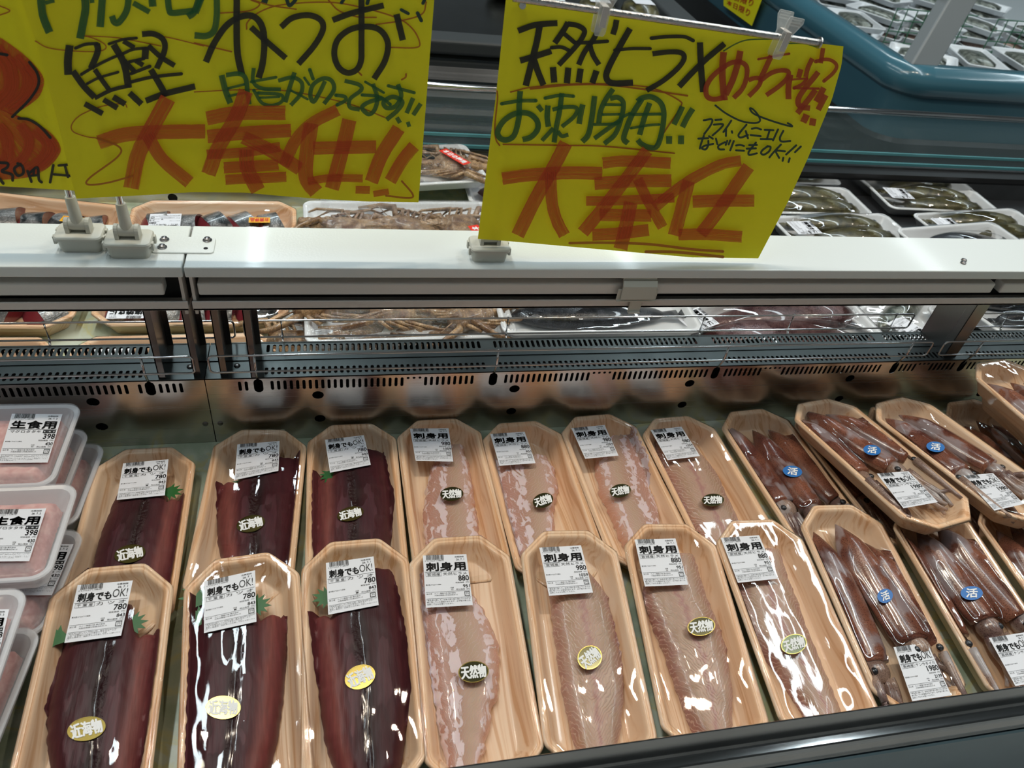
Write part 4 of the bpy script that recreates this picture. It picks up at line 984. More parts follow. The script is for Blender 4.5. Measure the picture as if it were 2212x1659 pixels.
def whole_fish(e, x, y, ang, ln, hw, hh, mat, z=.014, nm='whole_fish'):
    R = Matrix.Rotation(math.radians(ang), 3, 'Z'); c0 = Vector((x, y, z)); m = MB(); N = 22; K = 18; rr = []
    for i in range(N + 1):
        t = i / N; w = hw * max(.06, (math.sin(PI * min(1, t * 1.02) ** .72)) ** .8 if t < .9 else .18 + (t - .9) * 1.2)
        h = hh * max(.08, math.sin(PI * min(1, t) ** .72) ** .85 if t < .9 else .07)
        rr.append([c0 + R @ Vector((ln * (.5 - t), w * math.cos(2 * PI * k / K), h * math.sin(2 * PI * k / K))) for k in range(K)])
    m.rings(rr); f = m.obj(nm, mat, e, smooth=True)
    t = MB(); pts = [(-.5, .0), (-.60, .9), (-.57, 0), (-.60, -.9)]
    vs = [c0 + R @ Vector((ln * a, hw * b_, zz)) for zz in (-.0008, .0008) for a, b_ in pts]; t.add(vs, [(0, 1, 2, 3), (7, 6, 5, 4)] + [(i, (i + 1) % 4, 4 + (i + 1) % 4, 4 + i) for i in range(4)]); t.obj('tail_fin', mat, f)
    ey = MB(); ec = c0 + R @ Vector((ln * .40, hw * .25, hh * .52)); ey.rings([[ec + Vector((r * math.cos(k * PI / 7), r * math.sin(k * PI / 7), zz)) for k in range(14)] for r, zz in ((.0045, 0), (.004, .0012), (.002, .002), (.0003, .002))]); ey.obj('fish_eye', m_skin2, f, smooth=True)
def fish_tray(x, y, z, ang, lab, w, l, mat, fishes, label=None, pitch=0, traym=None, grp='rear packs of whole fish'):
    e = rear_pack('whole_fish_pack', x, y, z, ang, lab, grp, w, l, traym or m_white, 'rr', .024, pitch)
    for fx, fy, fa, fl, fw, fh in fishes: whole_fish(e, fx, fy, fa, fl, fw, fh, mat)
    hs = [(fx, fy, math.radians(fa), fl, fw, fh) for fx, fy, fa, fl, fw, fh in fishes]
    def hf(px, py):
        b_ = 0
        for fx, fy, a, fl, fw, fh in hs:
            dx, dy = px - fx, py - fy; u = (dx * math.cos(a) + dy * math.sin(a)) / (fl / 2); v = (-dx * math.sin(a) + dy * math.cos(a)) / fw
            q = 1 - u * u - v * v * .8
            if q > 0: b_ = max(b_, .014 + fh * q ** .5)
        return b_
    make_film(e, hf, w, l, .018, .024)
    if label: flat_label(e, 'grill', *label)
F2 = lambda s=1, L=.22: [(0.026, .0, 262, L, .027 * s, .022 * s), (-.024, -.004, 266, L, .027 * s, .021 * s)]
# trays seen under the rail
fish_tray(.385, .882, -.020, 90, 'upper tray of black fish stacked behind the guard, black oily back', .115, .315, m_skin2, [(0, 0, 90, .27, .034, .018)], pitch=0)
fish_tray(.370, .838, -.054, 91, 'lower white tray of black fish right behind the guard wires', .115, .325, m_skin2, [(0, 0, 92, .27, .034, .018)])
fish_tray(.700, .870, -.050, 93, 'white tray with two big dusky red fish lying head to tail', .150, .37, m_skin4, [(-.028, .0, 88, .33, .046, .034), (.034, -.02, 272, .31, .046, .030)], (.01, .15, 200, .040))
fish_tray(.985, .900, -.054, 112, 'pack with one silvery mackerel and a 480 price label', .13, .25, m_skin5, [(.030, -.02, 100, .21, .022, .017)], (-.018, .052, 95, .0262))
fish_tray(1.16, .885, -.054, 98, 'white tray with a dark fish right of the wide post, lower one', .13, .26, m_skin2, F2(.9, .2))
fish_tray(1.18, .895, -.026, 104, 'upper white tray with a dark fish right of the wide post', .13, .26, m_skin2, F2(.9, .2), pitch=3)
# above the rail at right: green-brown fish
fish_tray(.985, 1.318, -.054, 90, 'white tray of two green-brown fish right beside the large sign', .125, .27, m_skin3, F2(1.15, .23))
fish_tray(1.325, 1.340, -.054, 88, 'farthest white tray of green-brown fish with label at its left end', .115, .285, m_skin3, F2(1.1, .22), (-.005, .10, 178, .034))
fish_tray(1.010, 1.195, -.054, 95, 'near white tray of green-brown fish with label, by the rail and the sign', .12, .29, m_skin3, F2(1.15, .22), (-.005, .105, 180, .034))
fish_tray(1.365, 1.215, -.050, 97, 'white tray of green-brown fish at the right edge with bigger label', .13, .30, m_skin3, F2(1.15, .23), (-.002, .112, 178, .034))
fish_tray(1.235, 1.118, -.030, 98, 'white tray with one dark shiny fish peeking over the white rail at right', .125, .27, m_skin2, [(0, 0, 90, .22, .032, .024)])
fish_tray(.345, 1.325, -.054, 90, 'white tray with sliced dark-and-pink fish left of the large sign', .12, .20, m_skin4, [(0, 0, 90, .15, .03, .01)], (.0, -.04, 178, .026))
fish_tray(.365, 1.185, -.054, 90, 'white tray edge just left of the large sign above the rail', .11, .22, m_skin4, [(0, 0, 90, .15, .03, .01)])

def lobster(e, x, y, ang, s, rnd):
    R = Matrix.Rotation(math.radians(ang), 3, 'Z'); c0 = Vector((x, y, .020)); m = MB(); rr = []
    for i in range(25):
        t = i / 24; w = s * (.021 if t < .45 else .017 * (1.35 - t) + .002) * (.4 + .6 * min(1, t / .12)) * (1 + .10 * math.sin(t * 60) * (t > .4)); h = w * .8
        rr.append([c0 + R @ Vector((s * .11 * (.5 - t), w * math.cos(2 * PI * k / 16), h * math.sin(2 * PI * k / 16))) for k in range(16)])
    m.rings(rr); b_ = m.obj('shellfish', m_shell, e, smooth=True)
    for side in (-1, 1):
        for k in range(5):
            m = MB(); x0 = s * (.048 - k * .011); L_ = s * (.075 if k == 0 else .055); a = rnd.uniform(.2, .6)
            pts = [Vector((x0, side * s * .015, 0)), Vector((x0 + L_ * .3 * a, side * s * .034, s * .012)), Vector((x0 + L_ * (.55 if k == 0 else .05 - .2 * k), side * s * .040, .004)), Vector((x0 + L_ * (1.0 if k == 0 else -.1 - .25 * k), side * s * .030, -.004))]
            m.tube([c0 + R @ p for p in pts], [s * v * (1.9 if k == 0 else 1) for v in (.0028, .0030, .0024, .0008)], 7); m.obj('leg', m_shell, b_, smooth=True)
        m = MB(); m.tube([c0 + R @ p for p in (Vector((s * .052, side * .006, .004)), Vector((s * .085, side * .028, .010)), Vector((s * .05, side * .046, .006)))], [.0012, .0009, .0004], 5); m.obj('feeler', m_shell, b_)
def shell_tray(x, y, z, ang, lab, n, seed, pitch=0, st=None, w=.15, l=.30):
    e = rear_pack('shellfish_pack', x, y, z, ang, lab, 'rear packs of tan shellfish', w, l, m_white, 'rr', .022, pitch, 'shellfish pack')
    rnd = random.Random(seed)
    for k in range(n): lobster(e, rnd.uniform(-.02, .02), -l * .36 + k * l * .72 / max(1, n - 1), rnd.uniform(60, 120) + (180 if k % 2 else 0), 1.05, rnd)
    make_film(e, lambda x, y: .041 if abs(x) < w / 2 - .03 and abs(y) < l / 2 - .03 else 0, w, l, .018, .022, m_crk)
    if st: card(e, '本日の特売', st[0], st[1], .0435, .070, .019, st[2], m_redst, m_stwhite, 'red_banner_sticker')
shell_tray(.100, .900, -.026, 92, 'upper clear-wrapped tray of tan shellfish seen under the rail', 5, 1, st=(.0, -.09, 250))
shell_tray(.065, .855, -.054, 88, 'lower clear-wrapped tray of tan shellfish under the rail', 5, 2)
shell_tray(.115, 1.150, -.040, 92, 'large wrapped tray of tan shellfish above the rail between the signs', 6, 3, st=(-.062, -.12, 195), w=.19, l=.34)
shell_tray(.165, 1.355, -.020, 100, 'far wrapped tray of shellfish with red banner sticker between the signs', 4, 4, st=(-.02, -.055, 205), w=.16, l=.22)

# ------------------------------------------------------------------ background cabinets
b0 = empty('chest_freezer', (2.9, 3.0, -.85)); tag(b0, 'big teal chest freezer with rounded rim and wire dividers beyond the case', 'freezer')
def bp(mb, name, mat, smooth=False, sharp=None, bv=0, par=None):
    q = mb.obj(name, mat, par or b0, smooth=smooth, sharp=sharp); q.location = -Vector((par or b0).location); 
    if bv: bevel(q, bv, 4)
    return q
fx0, fy0, fx1, fy1 = 1.565, 1.90, 4.6, 4.8
def frame_rings(zs):                                        # open-topped body: outer skin up, rolled rim, inner liner down
    R_ = []
    for d, z in zs:
        P = rrect(fx1 - fx0 - 2 * d, fy1 - fy0 - 2 * d, max(.01, .10 - d), 8); R_.append([(x + (fx0 + fx1) / 2, y + (fy0 + fy1) / 2, z) for x, y in P])
    return R_
m = MB(); m.rings(frame_rings([(.05, -.75), (.012, -.5), (.006, -.04), (.010, -.01), (.0, .0)]), False, False); bp(m, 'freezer_body', m_teal, True, 40)
m = MB(); m.rings(frame_rings([(.0, .0), (-.012, .02), (-.008, .05), (.012, .072), (.045, .075), (.065, .058), (.070, .03)]), False, False); bp(m, 'freezer_rim', m_tealhi, True)
m = MB(); m.rings(frame_rings([(.070, .045), (.075, .0), (.09, -.13), (.11, -.14)]), False, True); bp(m, 'freezer_liner', m_lwhite, True, 40)
m = MB(); m.rings(frame_rings([(.04, -.85), (.04, -.74)])); bp(m, 'freezer_kick', m_dgrey)
m = MB(); m.rings(frame_rings([(.004, -.32), (-.012, -.31), (-.012, -.14), (.004, -.13)]), False, False); bp(m, 'bumper_strip', m_black)
# grey corner post and top frame with glass
m = MB(); m.add([(1.60, 1.935, .07), (1.69, 1.935, .07), (1.69, 1.985, .07), (1.60, 1.985, .07), (1.70, 2.02, .26), (1.79, 2.02, .26), (1.79, 2.07, .26), (1.70, 2.07, .26)], [(0, 3, 2, 1), (4, 5, 6, 7), (0, 1, 5, 4), (1, 2, 6, 5), (2, 3, 7, 6), (3, 0, 4, 7)]); bp(m, 'corner_post', m_grey, bv=.006)
m = MB(); m.box((1.68, 2.01, .255), (4.5, 2.07, .285)); m.box((1.68, 2.01, .255), (1.74, 4.7, .285)); bp(m, 'upper_frame', m_grey, bv=.008)
for x0, x1, y in ((2.08, 2.44, 2.72), (2.52, 3.0, 2.70)):
    m = MB()
    for k in range(int((x1 - x0) / .045) + 1): m.tube([(x0 + k * .045, y, -.13), (x0 + k * .045, y, .03)], .0022, 5)
    for k in range(5): m.tube([(x0, y, -.13 + k * .04), (x1, y, -.13 + k * .04)], .0022, 5)
    bp(m, 'wire_divider', m_green)
rnd = random.Random(5); fr = 0
for (x, y) in [(2.05, 2.45), (2.30, 2.48), (2.55, 2.50), (2.80, 2.52), (2.02, 2.85), (2.20, 2.98), (2.42, 2.92), (2.66, 2.95), (2.92, 2.90), (2.15, 3.25), (2.40, 3.28), (2.68, 3.25), (2.95, 3.30), (3.2, 3.1), (2.5, 3.6), (2.9, 3.6)]:
    z = -.139
    for k in range(3):
        e = rear_pack('frozen_fish_pack', x + rnd.uniform(-.01, .01), y, z, rnd.uniform(-25, 60), '', 'frozen packs in the teal freezer', .16, .24, m_white, 'rr', .024, 0)
        m = MB(); m.rings([[(a * s, b_ * s, zz) for a, b_ in rrect(.10, .17, .03)] for s, zz in ((1, .004), (.95, .022), (.6, .030))]); m.obj('frozen_fish', m_skin5 if k else m_flM, e, smooth=True)
        e['label'] = 'pale frozen food pack lying in the teal chest freezer among similar ones'; z += .034; fr += 1
# dark grey cabinet at upper middle
b1 = empty('grey_cabinet', (.0, 2.5, -.85)); tag(b1, 'dark grey open display cabinet beyond the far glass, bagged greens on it', 'cabinet')
A = Pz(1430, 0, .10); Bq = Pz(1600, 112, .10)
m = MB(); m.box((-2.2, 1.86, -.85), (1.02, 4.6, .04)); q = bp(m, 'cabinet_body', m_dgrey, par=b1, bv=.02)
m = MB(); m.box((-2.2, 1.85, .04), (1.04, 1.92, .075)); m.box((.96, 1.85, .04), (1.04, 4.6, .075)); bp(m, 'cabinet_rim', m_dgrey, par=b1, bv=.008)
m = MB(); m.box((-2.1, 1.92, .041), (.96, 4.5, .046)); bp(m, 'cabinet_shelf', m_louv, par=b1)
for k, (x, y) in enumerate([(.60, 2.16), (.74, 2.22), (.88, 2.24), (.50, 2.36), (.66, 2.40), (.82, 2.42)]):
    m = MB(); R_ = []
    for i in range(9):
        t = i / 8; s = math.sin(PI * (.1 + .8 * t)) ** .6
        R_.append([(x + .055 * s * math.cos(2 * PI * q_ / 16) * (1 + .12 * mnoise.noise(Vector((q_, t * 4, k)))), y + .07 * s * math.sin(2 * PI * q_ / 16), .047 + .05 * t) for q_ in range(16)])
    m.rings(R_); e = m.obj('bagged_greens', m_skin3, smooth=True); tag(e, 'small clear bag of dark greens on the grey cabinet beyond the sign', 'bag', 'bags on the grey cabinet')
    flab = MB(); flab.box((x - .03, y - .03, .0975), (x + .03, y + .02, .0985)); flab.obj('bag_label', m_label, e)
# small yellow notice on the freezer side
e = empty('yellow_notice', (1.545, 2.55, -.02)); tag(e, 'small yellow handwritten notice hanging on the teal freezer side', 'notice')
N0 = [hit(px, py, Vector((1.548, 0, 0)), Vector((1, 0, 0))) for px, py in ((1563, -25), (1650, -12), (1624, 56), (1563, 12))]
m = MB(); m.add([p - Vector(e.location) for p in N0] + [p - Vector(e.location) + Vector((.0004, 0, 0)) for p in N0], [(0, 1, 2, 3), (7, 6, 5, 4), (0, 1, 5, 4), (1, 2, 6, 5), (2, 3, 7, 6), (3, 0, 4, 7)]); m.obj('notice_sheet', m_paper, e)
V, F = glyphs('本日限り', .02); t = MB()
def nq(u, v): return (N0[0] * (1 - u) + N0[1] * u) * (1 - v) + (N0[3] * (1 - u) + N0[2] * u) * v - Vector(e.location) - Vector((.002, 0, 0))
for r0 in (.2, .55): t.add([nq(.12 + .72 * x, r0 + .26 * y) for x, y in V], F)
t.obj('notice_lettering', MK['r'], e)

# ------------------------------------------------------------------ room
m = MB(); m.box((-6, -4, -.90), (8, 8, -.85)); struct(m.obj('floor', m_floor))
m = MB(); m.box((-6, -4, 2.42), (8, 8, 2.46)); struct(m.obj('ceiling', m_ceil))
m = MB(); m.box((-6, 7.9, -.85), (8, 8, 2.42)); struct(m.obj('wall_back', m_wall))
m = MB(); m.box((-6.1, -4, -.85), (-6, 8, 2.42)); struct(m.obj('wall_left', m_wall))
m = MB(); m.box((8, -4, -.85), (8.1, 8, 2.42)); struct(m.obj('wall_right', m_wall))
m = MB(); m.box((-6, -2.6, -.85), (8, -2.5, 2.42)); struct(m.obj('wall_front', m_wall))
# ------------------------------------------------------------------ handwritten signs
REG = dict(A=(1060, 0, .22604), B=(1480, 0, .17179), C=(1480, 180, .17179), D=(1020, 260, .31646), E=(40, 0, .18083), F=(420, 0, .23508), G=(120, 180, .37071), H=(0, 0, .25316))
def spline(P, n=7):
    if len(P) < 3: return [(P[0][0] + (P[1][0] - P[0][0]) * i / 6, P[0][1] + (P[1][1] - P[0][1]) * i / 6) for i in range(7)]
    Q = [(2 * P[0][0] - P[1][0], 2 * P[0][1] - P[1][1])] + list(P) + [(2 * P[-1][0] - P[-2][0], 2 * P[-1][1] - P[-2][1])]; out = []
    for i in range(1, len(Q) - 2):
        for k in range(n):
            t = k / n; out.append(tuple(.5 * (2 * Q[i][a] + (Q[i + 1][a] - Q[i - 1][a]) * t + (2 * Q[i - 1][a] - 5 * Q[i][a] + 4 * Q[i + 1][a] - Q[i + 2][a]) * t * t + (3 * Q[i][a] - Q[i - 1][a] - 3 * Q[i + 1][a] + Q[i + 2][a]) * t ** 3) for a in (0, 1)))
    out.append(P[-1]); return out
def coons(T, B, L_, R_, u, v):
    def at(P, t):
        d = [0]
        for a, b_ in zip(P, P[1:]): d.append(d[-1] + math.hypot(b_[0] - a[0], b_[1] - a[1]))
        s = t * d[-1]
        for i in range(len(P) - 1):
            if s <= d[i + 1] + 1e-9:
                k = (s - d[i]) / (d[i + 1] - d[i]); return (P[i][0] + (P[i + 1][0] - P[i][0]) * k, P[i][1] + (P[i + 1][1] - P[i][1]) * k)
        return P[-1]
    t, b_, l, r = at(T, u), at(B, u), at(L_, v), at(R_, v)
    return tuple((1 - v) * t[a] + v * b_[a] + (1 - u) * l[a] + u * r[a] - ((1 - u) * (1 - v) * T[0][a] + u * (1 - v) * T[-1][a] + (1 - u) * v * B[0][a] + u * v * B[-1][a]) for a in (0, 1))
STY = {}
def sign(lab, y0, T, B, L_, R_, strokes, seed, fills=()):
    base = Py(*B[0], y0); e = empty('handwritten_sign', (base.x, y0, base.z)); tag(e, lab, 'sign', 'yellow handwritten signs')
    def rip(p): return .0022 * mnoise.noise(Vector((p.x * 9, p.z * 7, seed))) + .0012 * mnoise.noise(Vector((p.x * 26, p.z * 22, seed + 4)))
    o = Vector(e.location)
    def on(px, py, lift=0):
        p = Py(px, py, y0); d = (CAM - p).normalized(); q = hit(px, py, Vector((0, y0 + rip(p) - lift, 0)), Vector((0, 1, 0))); return q - o
    nx, ny = 60, 44; m = MB()
    m.add([on(*coons(T, B, L_, R_, i / nx, j / ny)) for j in range(ny + 1) for i in range(nx + 1)],
          [(j * (nx + 1) + i, j * (nx + 1) + i + 1, (j + 1) * (nx + 1) + i + 1, (j + 1) * (nx + 1) + i) for j in range(ny) for i in range(nx)])
    m.obj('paper_sheet', m_paper, e, smooth=True)
    by = {}; rnd = random.Random(seed); k = 0
    for col, reg, n_, sm in fills:
        ox, oy, s = REG[reg]; P = spline(n_, 6); c = sm; mb = by.setdefault(col, MB()); k += 1
        C = (ox + s * c[0], oy + s * c[1]); NR = 8; vs = []; uv = []
        for r in range(NR + 1):
            for i, (x, y) in enumerate(P):
                f = r / NR; q = (C[0] + (ox + s * x - C[0]) * f, C[1] + (oy + s * y - C[1]) * f); vs.append(on(*q, .0006)); uv.append((i / 14 + .3 * f, f * 1.3 + i * .02))
        n1 = len(P); mb.add(vs, [(r * n1 + i, r * n1 + i + 1, (r + 1) * n1 + i + 1, (r + 1) * n1 + i) for r in range(NR) for i in range(n1 - 1)], uv)
    for reg, items in strokes:
        ox, oy, s = REG[reg]
        for it in items:
            col, w = it[0], it[1]; P = spline(it[2:]); P = [(ox + s * x, oy + s * y) for x, y in P]; hw = w * s / 2; k += 1
            lift = .0009 + k * .000035; V = []; U = []; ln = 0; off = rnd.uniform(0, 40); wide = hw > 4.2; nc = 5
            for i, p in enumerate(P):
                a = P[max(0, i - 1)]; b_ = P[min(len(P) - 1, i + 1)]; dx, dy = b_[0] - a[0], b_[1] - a[1]; l = math.hypot(dx, dy) or 1
                if i: ln += math.hypot(p[0] - P[i - 1][0], p[1] - P[i - 1][1])
                jit = 1 + (.05 * mnoise.noise(Vector((ln * .12, off, 0))))
                for c in range(nc):
                    f = (c / (nc - 1) * 2 - 1) * hw * jit; ex = 0
                    if i in (0, len(P) - 1): ex = hw * .10 * mnoise.noise(Vector((c * 1.7, off, i))) * (1 if i else -1)
                    V.append(on(p[0] - dy / l * f + dx / l * ex, p[1] + dx / l * f + dy / l * ex, lift)); U.append((c / (nc - 1) + off, ln / (hw * 2) + off))
            mb = by.setdefault(col, MB())
            mb.add(V, [(i * nc + c, i * nc + c + 1, (i + 1) * nc + c + 1, (i + 1) * nc + c) for i in range(len(P) - 1) for c in range(nc - 1)], U)
            if not wide:                                       # round pen ends
                for p in (P[0], P[-1]):
                    n = 10; mb.add([on(p[0] + hw * .98 * math.cos(2 * PI * q / n), p[1] + hw * .98 * math.sin(2 * PI * q / n), lift + .00001) for q in range(n)], [tuple(range(n))], [(off, off)] * n)
    nm = dict(k='black_lettering', g='green_lettering', r='red_lettering', o='broad_red_lettering', n='orange_pen_line', t='dark_green_lettering')
    for c, mb in by.items(): mb.obj(nm[c], MK[c], e, smooth=True)
    return e
SR = [
 ('A', [('n', 14, (190, 880), (420, 830), (900, 800), (1400, 820), (1600, 860), (1800, 960), (1815, 1020), (1700, 1200), (1560, 1410)), ('n', 18, (380, 850), (800, 810), (1200, 820), (1880, 915)),
        ('n', 14, (60, 870), (65, 950), (40, 1200), (50, 1330), (85, 1390)), ('n', 15, (120, 1380), (700, 1390), (1100, 1400), (1755, 1465)),
        ('k', 58, (262, 295), (400, 245), (520, 228), (638, 222)), ('k', 60, (280, 580), (400, 545), (580, 488)), ('k', 62, (468, 250), (440, 400), (400, 560), (335, 820)), ('k', 60, (410, 560), (450, 680), (505, 815)),
        ('k', 56, (740, 215), (690, 300), (612, 412)), ('k', 50, (735, 228), (830, 245), (895, 290), (875, 360), (800, 460), (650, 622)), ('k', 42, (705, 325), (800, 405)), ('k', 36, (582, 455), (680, 452), (765, 492)),
        ('k', 36, (800, 408), (900, 408), (1115, 395)), ('k', 52, (1040, 245), (985, 370), (895, 500), (840, 620)), ('k', 50, (945, 425), (980, 530), (1035, 620)), ('k', 56, (1203, 190), (1190, 260), (1168, 330)),
        ('k', 62, (595, 642), (607, 790)), ('k', 60, (742, 647), (728, 795)), ('k', 60, (860, 657), (840, 790)), ('k', 60, (1012, 675), (970, 795)),
        ('k', 60, (1332, 272), (1230, 450), (1130, 640), (1105, 740), (1165, 795), (1360, 790)), ('k', 32, (1185, 480), (1350, 465), (1525, 465)),
        ('k', 36, (1535, 365), (1700, 350), (1850, 352), (1935, 388)), ('k', 50, (1545, 515), (1700, 497), (1820, 505), (1848, 560), (1790, 650), (1650, 770), (1490, 865)),
        ('k', 60, (2000, 405), (2010, 640), (2030, 880)), ('k', 56, (2235, 418), (2060, 565), (1930, 690), (1800, 828)),
        ('g', 54, (282, 870), (272, 1000), (268, 1130), (225, 1290), (150, 1338), (85, 1315), (68, 1250), (130, 1150), (240, 1085), (360, 1085), (440, 1150), (448, 1235), (385, 1310), (305, 1335)),
        ('g', 36, (105, 992), (270, 965), (432, 962)), ('g', 46, (450, 1008), (492, 1062)),
        ('g', 34, (520, 938), (660, 912), (792, 920)), ('g', 50, (680, 890), (660, 1050), (630, 1200), (605, 1362)), ('g', 54, (547, 1008), (540, 1120), (552, 1212)), ('g', 40, (590, 1048), (700, 1025), (820, 1032), (800, 1110), (680, 1212)),
        ('g', 42, (600, 1225), (490, 1345)), ('g', 38, (640, 1255), (680, 1300), (742, 1288)), ('g', 54, (880, 998), (860, 1090), (845, 1185)), ('g', 54, (993, 918), (970, 1100), (935, 1280), (875, 1355)),
        ('g', 50, (1170, 850), (1100, 950), (1050, 1060), (1032, 1180)), ('g', 48, (1140, 942), (1215, 932), (1268, 985), (1250, 1120), (1190, 1280), (1085, 1375)), ('g', 26, (1090, 1000), (1250, 1002)), ('g', 26, (1070, 1095), (1230, 1092)),
        ('g', 30, (990, 1190), (1190, 1180), (1260, 1120), (1330, 1085)), ('g', 44, (1240, 1150), (1120, 1230), (990, 1325)),
        ('g', 54, (1445, 945), (1350, 1100), (1290, 1250), (1272, 1330), (1312, 1370)), ('g', 52, (1400, 970), (1450, 935), (1540, 928), (1625, 985), (1655, 1090), (1635, 1260), (1590, 1395), (1520, 1410), (1440, 1375), (1405, 1335)),
        ('g', 30, (1350, 1095), (1622, 1090)), ('g', 26, (1340, 1225), (1500, 1198), (1610, 1190)), ('g', 52, (1520, 985), (1470, 1120), (1422, 1290)),
        ('g', 54, (1832, 1018), (1790, 1110), (1750, 1190)), ('g', 54, (1932, 1038), (1880, 1120), (1832, 1215)), ('g', 58, (1705, 1300), (1705, 1375)), ('g', 58, (1820, 1295), (1818, 1378))]),
 ('B', [('r', 84, (485, 655), (472, 800), (470, 1000), (495, 1262)), ('r', 80, (695, 640), (662, 800), (600, 1000), (510, 1190)), ('r', 64, (510, 830), (420, 890), (320, 990), (265, 1100), (275, 1210), (360, 1248), (500, 1225)),
        ('r', 62, (500, 830), (600, 785), (710, 785), (775, 850), (768, 990), (715, 1120), (610, 1232)), ('r', 58, (795, 1008), (880, 982), (945, 995), (925, 1080), (800, 1212)),
        ('r', 30, (920, 745), (1080, 715), (1310, 675)), ('r', 66, (1085, 700), (1010, 860), (935, 1020)), ('r', 58, (935, 1025), (1080, 920), (1210, 885), (1300, 905), (1280, 985), (1180, 1085), (1020, 1198)),
        ('r', 74, (1325, 938), (1300, 1080), (1300, 1248)), ('r', 66, (1455, 870), (1425, 980)), ('r', 26, (1340, 1002), (1530, 985)), ('r', 44, (1530, 990), (1470, 1060), (1370, 1108)), ('r', 30, (1370, 1108), (1680, 1115)),
        ('r', 60, (1600, 735), (1545, 850), (1515, 970)), ('r', 70, (1675, 905), (1600, 1000), (1500, 1120), (1430, 1230), (1425, 1310), (1480, 1350), (1570, 1360)), ('r', 72, (1640, 1130), (1560, 1240), (1410, 1425)),
        ('r', 56, (1735, 605), (1705, 795)), ('r', 46, (1640, 775), (1740, 748), (1840, 760), (1905, 825), (1865, 915), (1745, 1020)), ('r', 74, (1745, 1105), (1645, 1278)), ('r', 72, (1770, 1195), (1672, 1382)), ('r', 84, (1530, 1440), (1485, 1540)), ('r', 80, (1612, 1490), (1597, 1580)),
        ('g', 18, (485, 640), (640, 550), (800, 500), (1095, 490)), ('g', 18, (1290, 545), (1500, 550), (1670, 597)),
        ('t', 24, (380, 1325), (520, 1430), (700, 1520), (860, 1548), (938, 1525), (925, 1460), (860, 1380), (815, 1362), (850, 1420), (950, 1470), (1150, 1540), (1335, 1590), (1330, 1570), (1290, 1548))]),
 ('C', [('t', 26, *p) for p in (((235, 465), (335, 453), (325, 520), (240, 638)), ((380, 460), (458, 455)), ((360, 520), (475, 515), (435, 575), (345, 655)), ((580, 470), (530, 545), (482, 612)), ((515, 580), (513, 662)), ((587, 602), (592, 622)),
        ((772, 520), (700, 605), (670, 655), (700, 682), (790, 650)), ((762, 600), (790, 692)), ((838, 572), (895, 562), (955, 580)), ((822, 650), (950, 665)), ((1000, 585), (1110, 590)), ((1063, 590), (1030, 695)), ((950, 700), (1090, 702)), ((1168, 580), (1105, 718)), ((1235, 597), (1192, 685), (1215, 732), (1322, 725)),
        ((165, 695), (290, 690)), ((235, 660), (200, 760), (185, 820)), ((300, 665), (348, 697)), ((292, 722), (290, 780), (258, 830), (213, 820), (240, 788), (352, 762)), ((387, 695), (405, 765)), ((500, 740), (420, 785), (428, 828), (490, 832)), ((530, 722), (510, 775)), ((567, 718), (547, 768)),
        ((612, 725), (567, 842)), ((640, 782), (690, 775), (740, 788)), ((640, 842), (740, 848)), ((890, 745), (830, 820), (797, 870), (810, 900), (902, 880)), ((805, 777), (902, 775)), ((775, 822), (890, 817)),
        ((1040, 790), (975, 838), (955, 878), (990, 897), (1055, 855), (1075, 802), (1035, 790)), ((1205, 770), (1110, 870), (1060, 932)), ((1255, 855), (1145, 852), (1182, 938)), ((1397, 780), (1270, 895)), ((1455, 795), (1382, 865)), ((1235, 935), (1226, 975)), ((1315, 942), (1300, 990)))]),
 ('D', [('o', 88, (205, 397), (400, 372), (650, 358), (888, 362)), ('o', 92, (640, 155), (560, 310), (430, 540), (310, 785)), ('o', 80, (535, 350), (545, 560), (580, 690), (630, 785)),
        ('o', 78, (890, 292), (1050, 278), (1355, 292)), ('o', 88, (835, 432), (1100, 415), (1360, 412)), ('o', 66, (778, 550), (1000, 548), (1380, 528)), ('o', 86, (1195, 205), (1050, 400), (900, 590), (755, 765)), ('o', 72, (1130, 400), (1200, 550), (1300, 730)),
        ('o', 84, (870, 645), (1222, 650)), ('o', 82, (820, 782), (1000, 772), (1205, 748)), ('o', 94, (1083, 560), (1055, 700), (1012, 878)),
        ('o', 74, (1835, 275), (1700, 302), (1520, 390), (1390, 475), (1245, 595)), ('o', 88, (1478, 415), (1430, 600), (1380, 785)), ('o', 86, (1888, 315), (1800, 440), (1680, 620), (1560, 775)), ('o', 84, (1505, 555), (1700, 548), (1925, 548)), ('o', 80, (1407, 780), (1600, 778), (1842, 795)),
        ('n', 18, (665, 838), (900, 835), (1200, 845), (1500, 880), (1712, 895)), ('n', 20, (1185, 897), (1400, 900), (1712, 932))])]
